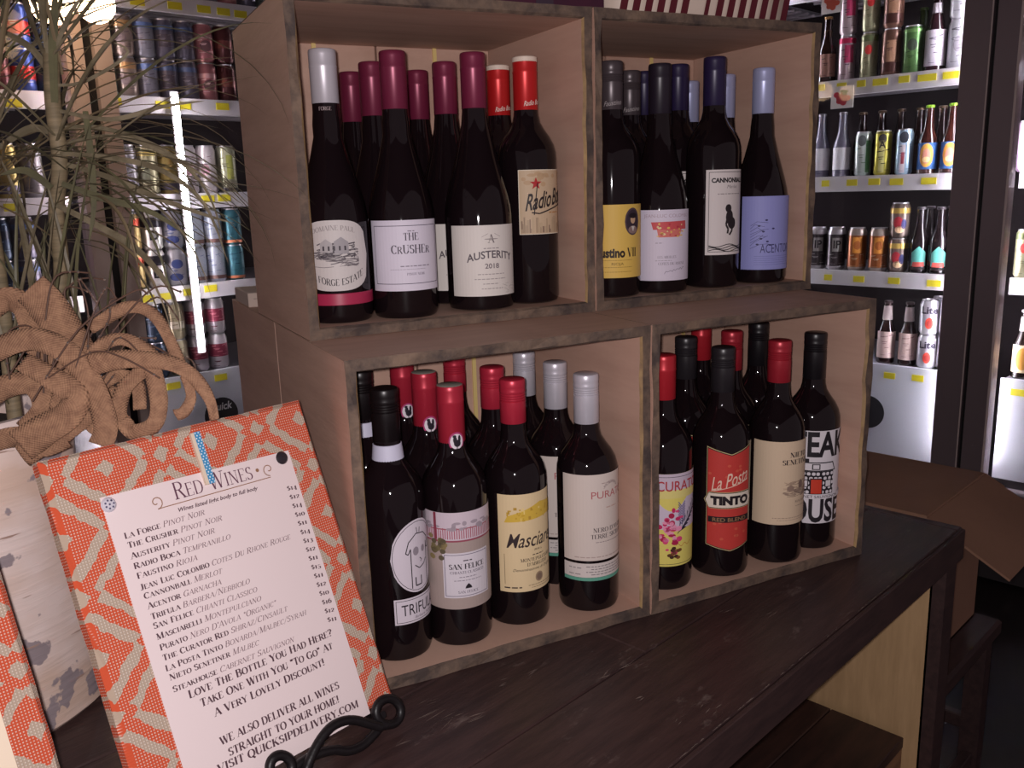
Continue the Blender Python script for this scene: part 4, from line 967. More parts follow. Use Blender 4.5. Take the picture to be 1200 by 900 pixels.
pr.raw([(u0+a*k, v0+(v1-v0)*a/w+b*.0155) for a, b in vs], fs, (104, 66, 84), 2)
(u0, v0), (u1, v1) = buv(*z4(345, 478)), buv(*z4(885, 325))
def lerp(t, o=0): return (u0+(u1-u0)*t, v0+(v1-v0)*t+o)
pr.line([lerp(t/10) for t in range(11)], .0008, C3)
for (t, s) in ((0, 1), (1, -1)):
    cx, cz = lerp(t, .006 if s > 0 else .008); pr.line([(cx+s*(.0065-.0004*q)*math.cos(R_(-90+s*0+q*30))*(1), cz+(.0065-.0004*q)*math.sin(R_(-90+q*30))) for q in range(14)], .0009, C3)
pr.ell(lerp(.95)[0]-.006, lerp(.95, .010)[1], .0018, .0018, C3, 2)
(u0, v0), (u1, v1) = buv(*z4(445, 492)), buv(*z4(825, 385)); vs, fs, w = sans('Wines listed light body to full body', bold=.02, shear=.3); k = (u1-u0)/w
pr.raw([(u0+a*k, v0+(v1-v0)*a/w+b*.0036) for a, b in vs], fs, C1, 2)
ink = pr.emit(sheet, 'lettering', 'lettering'); 
for o in [ink]+list(ink.children): pass
ink.location = (0, -.0012, 0)
# pins and peg
def pin(px, py, c, dots):
    u, v = buv(px, py); o = MB().lathe([(0, 0), (.0062, 0), (.0066, .001), (.005, .0028), (0, .0034)], 20).build('push_pin', mat('pin_%d' % c[0], c, .3), mb1, smooth=True, loc=(u, -.0014, v), rot=(math.pi/2, 0, 0))
    if dots:
        p = Print(None)
        for k in range(9): p.ell(.0036*math.cos(k*.9)*(k > 0), .0036*math.sin(k*.9)*(k > 0), .0009, .0009, (90, 84, 110), 1)
        q = p.emit(o, 'pin_dots'); q.rotation_euler = (-math.pi/2, 0, 0); q.location = (0, 0, .0032)
pin(126, 592, (206, 200, 210), True); pin(329, 537, (46, 40, 46), False)
(u0, v0), (u1, v1) = buv(225, 508), buv(244, 568); d = Vector((u1-u0, 0, v1-v0)); L = d.length; ang = math.atan2(d.x, -d.z)
peg = MB().bevbox(-.0042, .0042, -.0035, 0, -L, 0, .0006).build('clothes_peg', mat('peg_wood', (226, 206, 184), .6), mb1, loc=(u0, -.0016, v0), rot=(0, -ang, 0))
p = Print(None); p.rect(-.0012, .0048, -L, 0, (64, 142, 190), 1)
r_ = random.Random(1)
for k in range(20):
    for q in range(2): p.ell(-.0002+.0032*q+(.0012 if k % 2 else 0), -L*(k+.5)/20, .00075, .00075, (214, 226, 236), 2)
p.emit(peg, 'dotted_tape').location = (0, -.0036, 0)
# wrought-iron easel under the board (plane just in front of the face)
EZ = thing('tabletop_easel', 'black wrought-iron scroll easel holding the wine list board', 'easel')
def epl(px, py, off): 
    d = ray(px, py); o_ = MO-MN*off; t = (o_-CAM).dot(MN)/d.dot(MN); return CAM+d*t
def rod(pts, r, nm, off=.018): MB().tube(smooth_path([epl(x, y, off if not callable(off) else off(i)) for i, (x, y) in enumerate(pts)], 6), r, 10).build(nm, M_iron, EZ, smooth=True)
ring = [(455+14.5*math.cos(R_(a)), 834+15.5*math.sin(R_(a))) for a in range(90, 450, 30)]
rod(ring+[ring[0], (446, 851)], .0046, 'ring_scroll', .016)
rod([(446, 852), (432, 848), (416, 844), (402, 845), (388, 852), (376, 866), (366, 884), (358, 905), (352, 930)], .0046, 'scroll_rod', .020)
rod([(448, 848), (438, 861), (424, 874), (408, 880), (392, 879), (374, 883), (356, 892), (340, 905), (322, 925)], .0046, 'scroll_rod', .012)
ring2 = [(329+13*math.cos(R_(a)), 899+14*math.sin(R_(a))) for a in range(60, 420, 30)]
rod(ring2+[ring2[0], (318, 925), (300, 940)], .0046, 'ring_scroll', .016)
# ledge, back legs and feet, hidden behind the board
bl = MO+MRt*.03; br_ = MO+MRt*(BW-.03)
for P in (bl, br_):
    MB().tube([P-MN*.016-MUp*.006, P+MN*.028-MUp*.006, P+MN*.030+MUp*.20], .004, 8).build('support_rod', M_iron, EZ, smooth=True)
    f = P+MN*.028-MUp*.006; MB().tube([P-MN*.010-MUp*.008, Vector((P.x, P.y-.012, TZ+.004))], .004, 8).build('front_foot', M_iron, EZ, smooth=True)
mid = (bl+br_)/2
MB().tube([bl+MN*.030+MUp*.20, br_+MN*.030+MUp*.20], .004, 8).build('cross_bar', M_iron, EZ, smooth=True)
q = mid+MN*.030+MUp*.20; MB().tube([q, Vector((q.x-.004, q.y+.05, TZ+.004))], .004, 8).build('back_leg', M_iron, EZ, smooth=True)
# second board, only its edge in view
BR2 = on_axis(101, 990, 2, TZ+.022)
mb2, O2, R2, U2, N2 = menu_board('menu_board', 'second orange fabric menu board with a cream sheet, beside the birch pot', BR2, BYAW+.02, BLEAN)
MB().box(.03, BW-.030, -.0018, -.0012, .004, .27).build('menu_sheet', mat('menu_paper_cream', (240, 220, 196), .75), mb2)
E2 = thing('tabletop_easel', 'black wire easel under the second menu board', 'easel')
for s_ in (.04, BW-.05):
    P = O2+R2*s_; MB().tube([P-N2*.014-U2*.005, P+N2*.028-U2*.005, P+N2*.030+U2*.20], .0035, 8).build('support_rod', M_iron, E2, smooth=True)
    MB().tube([P-N2*.010-U2*.006, Vector((P.x, P.y-.010, TZ+.004))], .0035, 8).build('front_foot', M_iron, E2, smooth=True)
q = O2+R2*(BW/2)+N2*.030+U2*.20; MB().tube([O2+R2*.04+N2*.030+U2*.20, O2+R2*(BW-.05)+N2*.030+U2*.20], .0035, 8).build('cross_bar', M_iron, E2, smooth=True)
MB().tube([q, Vector((q.x-.004, q.y+.05, TZ+.004))], .0035, 8).build('back_leg', M_iron, E2, smooth=True)

# ================================================================ BIRCH POT, PLANT, BURLAP
def birch_mat():
    m = bpy.data.materials.new('birch_bark'); m.use_nodes = True; nt = m.node_tree; b = nt.nodes['Principled BSDF']; b.inputs['Roughness'].default_value = .7
    tc = node(nt, 'ShaderNodeTexCoord')
    def nz(scale, st, det, pos):
        mp = node(nt, 'ShaderNodeMapping'); mp.inputs['Scale'].default_value = st; nt.links.new(tc.outputs['Object'], mp.inputs[0])
        n = node(nt, 'ShaderNodeTexNoise'); n.inputs['Scale'].default_value = scale; n.inputs['Detail'].default_value = det; nt.links.new(mp.outputs[0], n.inputs['Vector'])
        r = node(nt, 'ShaderNodeValToRGB'); r.color_ramp.elements[0].position = pos[0]; r.color_ramp.elements[1].position = pos[1]; nt.links.new(n.outputs['Fac'], r.inputs[0]); return r.outputs[0]
    base = node(nt, 'ShaderNodeMix', data_type='RGBA'); base.inputs[6].default_value = lin((232, 212, 206)); base.inputs[7].default_value = lin((214, 186, 170)); nt.links.new(nz(8, (1, 1, 1.6), 3, (.4, .6)), base.inputs[0])
    g = node(nt, 'ShaderNodeMix', data_type='RGBA'); nt.links.new(nz(19, (1, 1, .9), 5, (.555, .57)), g.inputs[0]); nt.links.new(base.outputs[2], g.inputs[6]); g.inputs[7].default_value = lin((152, 138, 142))
    l = node(nt, 'ShaderNodeMix', data_type='RGBA'); f = nz(14, (1, 1, 9), 4, (.66, .70)); nt.links.new(f, l.inputs[0]); nt.links.new(g.outputs[2], l.inputs[6]); l.inputs[7].default_value = lin((170, 140, 128))
    nt.links.new(l.outputs[2], b.inputs['Base Color'])
    bp = node(nt, 'ShaderNodeBump'); bp.inputs['Strength'].default_value = .35; bp.inputs['Distance'].default_value = .0015; nt.links.new(nz(14, (1, 1, 9), 4, (.45, .75)), bp.inputs['Height']); nt.links.new(bp.outputs[0], b.inputs['Normal'])
    return m
PC = Vector((-.272, .288, TZ)); PR_ = .106; PH = .325
pot = thing('plant_pot', 'birch-bark wrapped pot of grassy plant behind the menu boards', 'plant pot', PC)
prof = [(0, 0), (PR_-.006, 0), (PR_, .006), (PR_+.001, .12), (PR_-.001, .22), (PR_+.002, PH-.006), (PR_-.002, PH), (PR_-.010, PH), (PR_-.012, PH-.03), (0, PH-.03)]
pm = MB(); rb = random.Random(5)
pm.lathe(prof, 56); pm.v = [(x*(1+.012*math.sin(7*math.atan2(y, x))+rb.uniform(-.004, .004)), y*(1+.012*math.sin(7*math.atan2(y, x))+rb.uniform(-.004, .004)), z) for x, y, z in pm.v]
pm.build('birch_bark', birch_mat(), pot, smooth=True)
MB().lathe([(PR_-.016, PH-.028), (PR_*.5, PH-.016), (0, PH-.012)], 24).build('soil', mat('soil_dark', (46, 34, 28), .9), pot)
# plant
plant = thing('dracaena_plant', 'long-leaved grassy green plant standing in the birch pot', 'plant', PC+Vector((0, 0, PH-.014)))
M_leaf = mat('leaf_olive', (98, 88, 68), .5, noise=(30, (124, 112, 90), (1, 1, 1), .45, .6)); M_leaf2 = mat('leaf_green', (80, 76, 58), .5, noise=(24, (100, 96, 68), (1, 1, 1)))
M_leaf3 = mat('leaf_dry', (116, 100, 76), .6); M_stem = mat('stem_brown', (140, 122, 94), .7, noise=(60, (100, 88, 66), (.2, .2, 3)))
def leaf(p0, az, el, L, droop, w, m, twist):
    n = 12; p = Vector(p0); pts = [p.copy()]; e = el
    for k in range(n):
        d = Vector((math.cos(az)*math.cos(e), math.sin(az)*math.cos(e), math.sin(e))); p = p+d*(L/n); pts.append(p.copy()); e -= droop/n*(.4+1.2*k/n); az += twist/n
    for q in pts:                                   # keep leaves out of the crates
        w_ = q+plant.location; cx_, cy_ = tocrate(w_)
        if cx_ > -.015 and cy_ > -.02: return
    mb = MB(); vs = []; fs = []
    for k, q in enumerate(pts):
        a = pts[max(k-1, 0)]; b = pts[min(k+1, n)]; t = (b-a).normalized(); sd = t.cross(Vector((0, 0, 1))); sd = sd.normalized() if sd.length > .05 else Vector((-math.sin(az), math.cos(az), 0))
        nn = sd.cross(t).normalized(); s = k/n; ww = .72*w*(.55+.9*s if s < .4 else .91*(1-((s-.4)/.6)**1.7)+.02)
        vs += [tuple(q-sd*ww+nn*ww*.45), tuple(q), tuple(q+sd*ww+nn*ww*.45)]
    for k in range(n): fs += [(3*k, 3*k+1, 3*k+4, 3*k+3), (3*k+1, 3*k+2, 3*k+5, 3*k+4)]
    mb.add(vs, fs).build('leaf', m, plant, smooth=True)
def loc(px, py, d): return at_depth(px, py, d)-plant.location
dpot = project(PC+Vector((0, 0, .3)))[2]
rl = random.Random(21)
# two stems seen from the camera
stemA = [loc(66, 470, dpot), loc(62, 380, dpot), loc(72, 320, dpot), loc(66, 250, dpot), loc(70, 190, dpot-.02), loc(62, 120, dpot-.03), loc(60, 60, dpot-.03)]
stemB = [loc(15, 470, dpot-.03), loc(0, 330, dpot-.02), loc(-20, 200, dpot), loc(-25, 90, dpot)]
for s_, r_ in ((stemA, .0075), (stemB, .007)): MB().tube(smooth_path([Vector((0, 0, 0))+Vector((s_[0].x, s_[0].y, 0))]+s_, 5), r_, 10).build('stem', M_stem, plant, smooth=True)
camaz = math.atan2(CAM.y-PC.y, CAM.x-PC.x)
def fan(c, n, spread, els, Ls, ws):
    for k in range(n):
        az = camaz+math.pi/2+rl.uniform(-spread, spread) if k % 5 else rl.uniform(0, 6.28)   # mostly towards the crates and aisle
        leaf(c+Vector((rl.uniform(-.008, .008), rl.uniform(-.008, .008), rl.uniform(-.03, .03))), az, rl.uniform(*els), rl.uniform(*Ls), rl.uniform(.5, 1.9), rl.uniform(*ws), rl.choice([M_leaf, M_leaf, M_leaf2, M_leaf3]), rl.uniform(-.5, .5))
fan(stemA[6], 26, 1.9, (.2, 1.3), (.16, .30), (.0025, .0042))
fan(stemA[4], 34, 1.3, (-.1, .8), (.18, .30), (.0025, .0045))
fan(stemA[3], 24, 1.2, (-.2, .5), (.18, .30), (.0025, .0042))
fan(stemB[2], 30, 1.4, (-.1, 1.1), (.20, .32), (.0025, .0042))
fan(stemB[3], 22, 1.8, (.1, 1.3), (.16, .28), (.0025, .0042))
for k in range(26):                                                                     # blades rising from the pot
    x = rl.uniform(0, 150); c = loc(x, rl.uniform(430, 480), dpot+rl.uniform(-.05, .05)); leaf(c, rl.uniform(0, 6.28), rl.uniform(1.2, 1.5), rl.uniform(.14, .26), rl.uniform(.1, .5), rl.uniform(.003, .0055), rl.choice([M_leaf, M_leaf2, M_leaf2]), rl.uniform(-.4, .4))
# long single leaves traced across the cooler
def traced(pts, w, m, dd=0):
    P = smooth_path([loc(x, y, dpot+dd) for x, y in pts], 6); mb = MB(); vs = []; fs = []; N = len(P)-1
    for k, q in enumerate(P):
        t = (P[min(k+1, N)]-P[max(k-1, 0)]).normalized(); vd = (q+plant.location-CAM).normalized(); sd = t.cross(vd).normalized(); nn = sd.cross(t); s = k/N; ww = .8*w*(.7+.6*s if s < .35 else .91*(1-((s-.35)/.65)**1.8)+.03)
        vs += [tuple(q-sd*ww+nn*ww*.4), tuple(q), tuple(q+sd*ww+nn*ww*.4)]
    for k in range(N): fs += [(3*k, 3*k+1, 3*k+4, 3*k+3), (3*k+1, 3*k+2, 3*k+5, 3*k+4)]
    mb.add(vs, fs).build('leaf', m, plant, smooth=True)
for pts, w in [([(66, 190), (120, 205), (180, 230), (235, 250), (275, 262)], .004), ([(70, 180), (130, 185), (190, 200), (240, 240), (268, 310)], .0035), ([(66, 240), (110, 262), (160, 292), (200, 340), (212, 388)], .0045),
               ([(70, 130), (130, 140), (190, 125), (240, 118)], .003), ([(66, 150), (120, 150), (190, 175), (240, 220), (262, 280)], .003), ([(72, 215), (120, 232), (180, 250), (240, 290)], .0045),
               ([(62, 100), (100, 95), (150, 60), (96, 40)], .0022), ([(64, 120), (62, 60), (64, 10), (66, -30)], .0055), ([(100, 130), (106, 180), (110, 240), (104, 285)], .0045), ([(60, 90), (40, 60), (10, 40), (-20, 30)], .0045),
               ([(70, 160), (40, 150), (10, 165), (-20, 190)], .005), ([(60, 220), (30, 200), (0, 205)], .005), ([(64, 60), (80, 20), (100, -10)], .003), ([(64, 330), (52, 360), (38, 420), (40, 450)], .004), ([(0, 300), (4, 360), (12, 430)], .004), ([(70, 170), (140, 160), (220, 195), (285, 240)], .0028)]:
    traced(pts, w, rl.choice([M_leaf, M_leaf2]), rl.uniform(-.06, .0))
# burlap ribbon
def burlap_mat():
    m = mat('burlap', (164, 124, 96), .9, noise=(140, (134, 98, 76), (1, 1, 1))); nt = m.node_tree; b = nt.nodes['Principled BSDF']
    tc = node(nt, 'ShaderNodeTexCoord'); s = node(nt, 'ShaderNodeSeparateXYZ'); nt.links.new(tc.outputs['UV'], s.inputs[0])
    h = mth(nt, 'MULTIPLY', mth(nt, 'SINE', mth(nt, 'MULTIPLY', s.outputs[0], 2*math.pi/.0030)), mth(nt, 'SINE', mth(nt, 'MULTIPLY', s.outputs[1], 2*math.pi/.0030)))
    bp = node(nt, 'ShaderNodeBump'); bp.inputs['Strength'].default_value = .55; bp.inputs['Distance'].default_value = .0006; nt.links.new(h, bp.inputs['Height']); nt.links.new(bp.outputs[0], b.inputs['Normal'])
    return m
M_bur = burlap_mat()
bow = thing('burlap_bow', 'loose loops of brown burlap ribbon piled on the birch pot', 'ribbon', PC+Vector((0, 0, PH)))
def ribbon(pts, wpx, dd=0, curl=.3):
    n_ = len(pts); P = smooth_path([at_depth(x, y, dpot+dd+(e[0] if e else 0))-bow.location for x, y, *e in pts], 7); N = len(P)-1; mb = MB(); vs = []; fs = []; uv = []
    ws = wpx if isinstance(wpx, tuple) else (wpx, wpx); acc = 0
    for k, q in enumerate(P):
        if k: acc += (q-P[k-1]).length
        t = (P[min(k+1, N)]-P[max(k-1, 0)]).normalized(); vd = (q+bow.location-CAM).normalized(); sd = t.cross(vd).normalized(); nn = sd.cross(t); s = k/N
        a = curl*math.sin(s*5+len(pts)); sd2 = sd*math.cos(a)+nn*math.sin(a); w = (ws[0]+(ws[1]-ws[0])*s)*dpot/FPX/2
        for j in range(5): f = -1+j*.5; vs.append(tuple(q+sd2*w*f-nn*w*.10*(1-f*f)+nn*.0014*math.sin(acc*150+j*.9+len(pts)))); uv.append((f*w, acc))
    for k in range(N):
        for j in range(4): fs.append((5*k+j, 5*k+j+1, 5*k+j+6, 5*k+j+5))
    o = mb.add(vs, fs).build('ribbon_loop', M_bur, bow, smooth=True); ul = o.data.uv_layers.new(name='uv')
    for l in o.data.loops: ul.data[l.index].uv = uv[l.vertex_index]
    sm = o.modifiers.new('thickness', 'SOLIDIFY'); sm.thickness = .0012
F_ = -.10
for pts, w, dd in [([(36, 338), (50, 352), (72, 382), (94, 420)], 38, F_+.02), ([(-15, 416), (15, 402), (45, 398), (82, 416), (110, 455), (124, 498), (118, 522)], 24, F_),
        ([(105, 428), (147, 421), (196, 425), (225, 440), (245, 467), (252, 492)], (22, 9), F_), ([(176, 420), (186, 467), (181, 496), (157, 506), (143, 492)], (18, 16), F_+.01),
        ([(170, 432), (146, 455), (139, 484), (150, 500)], 16, F_+.02), ([(96, 428), (120, 404), (147, 398), (174, 414), (188, 432)], (12, 16), F_+.015), ([(105, 385), (147, 361), (176, 366), (196, 393), (213, 432)], (14, 12), F_+.03),
        ([(217, 440), (224, 465), (216, 482), (206, 486)], (10, 12), F_+.01), ([(24, 522), (52, 504), (80, 486), (88, 464), (62, 444), (26, 424)], (36, 20), F_-.005), ([(26, 534), (66, 512), (100, 490), (122, 470)], (26, 14), F_+.01),
        ([(-20, 470), (10, 452), (40, 452), (52, 478), (30, 505)], 24, F_+.02), ([(-15, 520), (20, 512), (50, 524), (78, 512)], 22, F_+.012), ([(60, 470), (92, 478), (112, 500), (130, 506)], 18, F_+.02), ([(120, 450), (140, 440), (160, 450), (164, 480)], 14, F_+.03),
        ([(-10, 360), (10, 350), (30, 362), (40, 395)], 26, F_+.04), ([(30, 402), (70, 430), (110, 452), (135, 462)], 16, F_+.06)]:
    ribbon(pts, w, dd)
# glitter twigs
tw = thing('glitter_twigs', 'thin brown twigs with tiny glittering beads among the burlap loops', 'twigs', PC+Vector((0, 0, PH)))
M_bead = mat('glitter_bead', (240, 232, 226), .15, .9); rt = random.Random(31)
for k in range(22):
    x0 = rt.uniform(10, 120); y0 = rt.uniform(440, 480); x1 = x0+rt.uniform(-40, 120); y1 = rt.uniform(300, 420); dd = F_+rt.uniform(-.01, .07)
    P = smooth_path([at_depth(x0, y0, dpot+dd)-tw.location, at_depth((x0+x1)/2+rt.uniform(-20, 20), (y0+y1)/2-20, dpot+dd)-tw.location, at_depth(x1, y1, dpot+dd)-tw.location, at_depth(x1+rt.uniform(5, 50), y1+rt.uniform(-5, 40), dpot+dd)-tw.location], 5)
    o = MB().tube(P, .0008, 6).build('twig', mat('twig_brown', (88, 62, 50), .7), tw, smooth=True)
    for j in range(3):
        q = P[rt.randrange(2, len(P))]; c = .0016
        MB().add([(q.x+c, q.y, q.z), (q.x-c, q.y, q.z), (q.x, q.y+c, q.z), (q.x, q.y-c, q.z), (q.x, q.y, q.z+c), (q.x, q.y, q.z-c)], [(0, 2, 4), (2, 1, 4), (1, 3, 4), (3, 0, 4), (2, 0, 5), (1, 2, 5), (3, 1, 5), (0, 3, 5)]).build('bead', M_bead, o)

# ================================================================ CARDBOARD BOX ON A STOOL
M_card = mat('cardboard', (148, 110, 88), .8, noise=(4, (136, 100, 80), (1, 1, 1)))
BX0, BX1, BY0, BY1, BZ0, BZ1 = 1.02, 1.325, -.208, .20, .50, .80
cb = thing('cardboard_box', 'open brown cardboard box with a flap hanging out, beside the table', 'box', ((BX0+BX1)/2, (BY0+BY1)/2, BZ0))
hx, hy, hz, ct = (BX1-BX0)/2, (BY1-BY0)/2, BZ1-BZ0, .004
for (a, b_, c, d_) in ((-hx, hx, -hy, -hy+ct), (-hx, hx, hy-ct, hy), (-hx, -hx+ct, -hy+ct, hy-ct), (hx-ct, hx, -hy+ct, hy-ct)): MB().box(a, b_, c, d_, 0, hz).build('box_wall', M_card, cb)
MB().box(-hx, hx, -hy, hy, 0, ct).build('box_floor', M_card, cb)
def flap(p0, p1, out, nm='flap'):
    p0, p1, out = Vector(p0), Vector(p1), Vector(out); n = (p1-p0).cross(out).normalized()*ct; m = MB(); v = [p0, p1, p1+out, p0+out]; v += [q+n for q in v]
    m.add(v, [(0, 1, 2, 3), (7, 6, 5, 4), (0, 4, 5, 1), (1, 5, 6, 2), (2, 6, 7, 3), (3, 7, 4, 0)]).build(nm, M_card, cb)
# front flap hangs outward: its outer corner is where the photograph shows it
P1 = Vector((-hx, -hy, hz)); P2 = Vector((hx, -hy, hz))
tgt = on_axis(1171, 694, 1, BY0-.135)-cb.location
flap(P1, P2, Vector((0, -.135, tgt.z-hz)))
flap((-hx, hy, hz), (-hx, -hy+.002, hz), (2*hx-.006, 0, .0))
flap((hx, -hy, hz+.001), (hx, hy, hz+.001), (.13, 0, -.06))
st = thing('stool', 'dark wooden stool carrying the cardboard box', 'stool', (1.19, -.02, 0))
MB().bevbox(-.155, .155, -.235, .235, .465, .50, .006).build('seat', M_edge, st)
for sx in (-1, 1):
    for sy in (-1, 1): MB().bevbox(sx*.13-.018, sx*.13+.018, sy*.205-.018, sy*.205+.018, 0, .465, .003).build('leg', M_edge, st)
for sy in (-1, 1): MB().bevbox(-.112, .112, sy*.205-.01, sy*.205+.01, .18, .21, .002).build('stretcher', M_edge, st)
for sx in (-1, 1): MB().bevbox(sx*.13-.01, sx*.13+.01, -.187, .187, .25, .28, .002).build('stretcher', M_edge, st)

# ================================================================ STRIPED TIN ON THE TOP CRATE
za = HL+HT
P = cf(.585, YT+.12, za)
sg = thing('striped_basket', 'cream basket wrapped in slanting dark red stripes on the top crate', 'basket', P, -TH)
a, b_ = .158, .085
bk = MB(); n = 40; prof = []
for (k, z) in ((1, 0), (1.02, .10), (1.0, .102), (.97, .098), (.96, .006)):
    prof.append((k, z))
for k, z in prof:
    for i in range(n):
        t = 2*math.pi*i/n; c_, s_ = math.cos(t), math.sin(t); e = 1/ (abs(c_)**5+abs(s_)**5)**.2; bk.v.append((a*k*c_*e, b_*k*s_*e, z))
for q in range(len(prof)-1):
    for i in range(n): bk.f.append((q*n+i, q*n+(i+1) % n, (q+1)*n+(i+1) % n, (q+1)*n+i)); bk.m.append(0)
bk.f.append(tuple(range(4*n, 5*n))); bk.m.append(0); bk.f.append(tuple(reversed(range(n)))); bk.m.append(0)
bk.build('basket_wall', mat('basket_cream', (226, 206, 190), .3, coat=.5), sg, smooth=True)
for k in range(17):
    x = -.152+k*.019; w = .011 if k not in (6, 7) else .007
    if k == 6: continue
    m = MB().add([(x, -b_-.0016, .002), (x+w, -b_-.0016, .002), (x+w+.022, -b_*1.02-.0016, .098), (x+.022, -b_*1.02-.0016, .098)], [(0, 1, 2, 3)]); 
    if x+w+.022 < .158: m.build('stripe', mat('stripe_dark_red', (92, 20, 34), .5), sg)
pk = thing('wrapped_parcel', 'low dark plum wrapped parcel on the top crate next to the striped basket', 'parcel', cf(.33, YT+.10, za), -TH)
MB().bevbox(-.085, .085, -.06, .06, 0, .05, .004).build('wrapping', mat('parcel_plum', (78, 26, 48), .5, noise=(8, (60, 22, 44), (1, 1, 1))), pk)
MB().bevbox(-.012, .012, -.0608, .0608, -.0, .0508, .0004).build('band', mat('parcel_band', (60, 44, 58), .5), pk)

# ================================================================ DRINKS IN THE COOLERS
M_lid = mat('can_lid', (190, 188, 192), .3, .8); M_capm = mat('crown_cap', (120, 116, 120), .3, .7)
def can(size, col, bands, art, name='drink_can'):
    r, h = {'std': (.0325, .122), 'tall': (.0325, .157), 'slim': (.0285, .156)}[size]
    t = thing(name, None, 'can'); s = h
    MB().lathe([(0, .003), (r*.70, 0), (r*.78, .002), (r, .011), (r, s-.016), (r*.83, s-.004)], 24).build('body', mat('can_%d_%d_%d' % col, col, .3, .45), t, smooth=True)
    MB().lathe([(r*.83, s-.004), (r*.84, s), (r*.79, s), (r*.77, s-.004), (0, s-.004)], 24).build('lid', M_lid, t, smooth=True)
    p = Print(r)
    for (z0, z1, c) in bands:
        c_ = c; MB().lathe([(r+.0001, z0*s), (r+.0004, z0*s+.0003), (r+.0004, z1*s-.0003), (r+.0001, z1*s)], 24).build('colour_band', mat('can_%d_%d_%d' % c_, c_, .3, .4), t, smooth=True)
    p.r = r+.0004
    for k in art:
        if k[0] == 'e': p.ell(k[1]*r, k[2]*s, k[3]*r, k[4]*s, k[5], 1+k[6] if len(k) > 6 else 1)
        elif k[0] == 'r': p.rect(k[1]*r, k[2]*r, k[3]*s, k[4]*s, k[5], k[6] if len(k) > 6 else 1)
        elif k[0] == 't': p.text(k[1], k[2]*r, k[3]*s, k[4]*s, k[5], 3, font='sans', bold=.03, width=k[6]*r)
        elif k[0] == 's': p.scribble(-.8*r, .8*r, k[1]*s, k[2]*s, k[3], k[4], 3, .002)
    if p.g: p.emit(t, 'decoration')
    return t, h
def beer(glass, lab, cap, h=.229, r=.0305, art=(), neck=None, shape='long', name='beer_bottle'):
    t = thing(name, None, 'bottle'); s = h/.229
    if shape == 'long': prof = [(0, .003), (r*.8, 0), (r, .005), (r, .105*s), (r*.95, .120*s), (r*.72, .140*s), (.0165, .160*s), (.0135, .190*s), (.0128, h-.008), (.0128, h-.002), (0, h-.002)]
    else: prof = [(0, .003), (r*.8, 0), (r, .005), (r, .095*s), (r*.96, .115*s), (r*.75, .150*s), (.0165, .178*s), (.0135, .2*s), (.0132, h-.008), (.0132, h-.002), (0, h-.002)]
    MB().lathe(prof, 24).build('glass', mat('beer_glass_%d_%d_%d' % glass, glass, .08, spec=.6, coat=.4), t, smooth=True)
    MB().lathe([(.0134, h-.009), (.0145, h-.007), (.0142, h-.001), (.011, h+.0005), (0, h+.0005)], 20).build('crown_cap', mat('cap_%d_%d_%d' % cap, cap, .35, .3), t, smooth=True)
    if lab:
        z0, z1, c, wd = lab; p = Print(r+.0002); p.rect(-wd*r, wd*r, z0*h, z1*h, c, 0)
        for k in art:
            if k[0] == 'e': p.ell(k[1]*r, k[2]*h, k[3]*r, k[4]*h, k[5], k[6] if len(k) > 6 else 1)
            elif k[0] == 'p': p.poly([(a_*r, b_*h) for a_, b_ in k[1]], k[2], k[3])
            elif k[0] == 's': p.scribble(-.7*r, .7*r, k[1]*h, k[2]*h, k[3], k[4], 3, .002)
        p.emit(t)
    if neck:
        MB().lathe([(.0168, neck[0]*h), (.0172, neck[0]*h+.001), (.0140+.0002, neck[1]*h), (.0138, neck[1]*h+.0005)], 20).build('neck_label', mat('neck_%d_%d_%d' % neck[2], neck[2], .5), t, smooth=True)
    return t, h
_n = {}
def put(proto, where, z, label, group, turn=0.):
    """first call uses the prototype itself, later calls copy it"""
    t, h = proto
    o = t if not _n.get(t.name) else copy_tree(t); _n[t.name] = True
    o.location = (where[0], where[1], z); a = math.atan2(CAM.y-where[1], CAM.x-where[0]); o.rotation_euler = (0, 0, a+math.pi/2+turn)
    o['label'] = label; o['group'] = group; return o
def spot_l(px, z, dy=.05):
    P = None
    lo, hi = -50, 950
    y = YL+dy
    for _ in range(40):                 # pixel row at which this column meets the shelf plane
        m = (lo+hi)/2
        if on_axis(px, m, 1, y).z > z: lo = m
        else: hi = m
    P = on_axis(px, lo, 1, y); return (P.x, P.y)
def spot_r(px, z, dx=.05):
    lo, hi = -50, 950; x = XR+dx
    for _ in range(40):
        m = (lo+hi)/2
        if on_axis(px, m, 0, x).z > z: lo = m
        else: hi = m
    P = on_axis(px, lo, 0, x); return (P.x, P.y)
S = [('highest', LZ[0]), ('second', LZ[1]), ('middle', LZ[2]), ('fourth', LZ[3]), ('lowest', LZ[4])]
GL = 'cans in the cooler behind the plant'; GR = 'drinks in the black-framed beer cooler'
ROWX = {}
def stack_l(row, px, proto, desc, n):
    nm, z = S[row]; x, y = spot_l(px, z)
    for q in ROWX.setdefault(row, []):                 # cans stand side by side, never in one another
        if abs(x-q) < .0662: x = q+(.0662 if x >= q else -.0662)
    ROWX[row].append(x)
    for k in range(n):
        pos = '' if n == 1 else 'upper ' if k else 'lower '
        put(proto, (x, y), z+k*proto[1]+.0005, '%s%s, %s shelf of the cooler behind the plant' % (pos, desc, nm) if len(desc.split()) < 7 else '%s%s, %s shelf behind the plant' % (pos, desc, nm), GL, random.Random(px).uniform(-.3, .3))
c_silgreen = can('std', (150, 158, 150), [(.55, .72, (84, 104, 92))], [('s', .25, .8, 14, (70, 84, 78))])
c_tan = can('std', (158, 140, 130), [(.70, .86, (196, 154, 104))], [('s', .2, .6, 14, (120, 104, 104)), ('e', 0, .42, .5, .12, (140, 122, 122))])
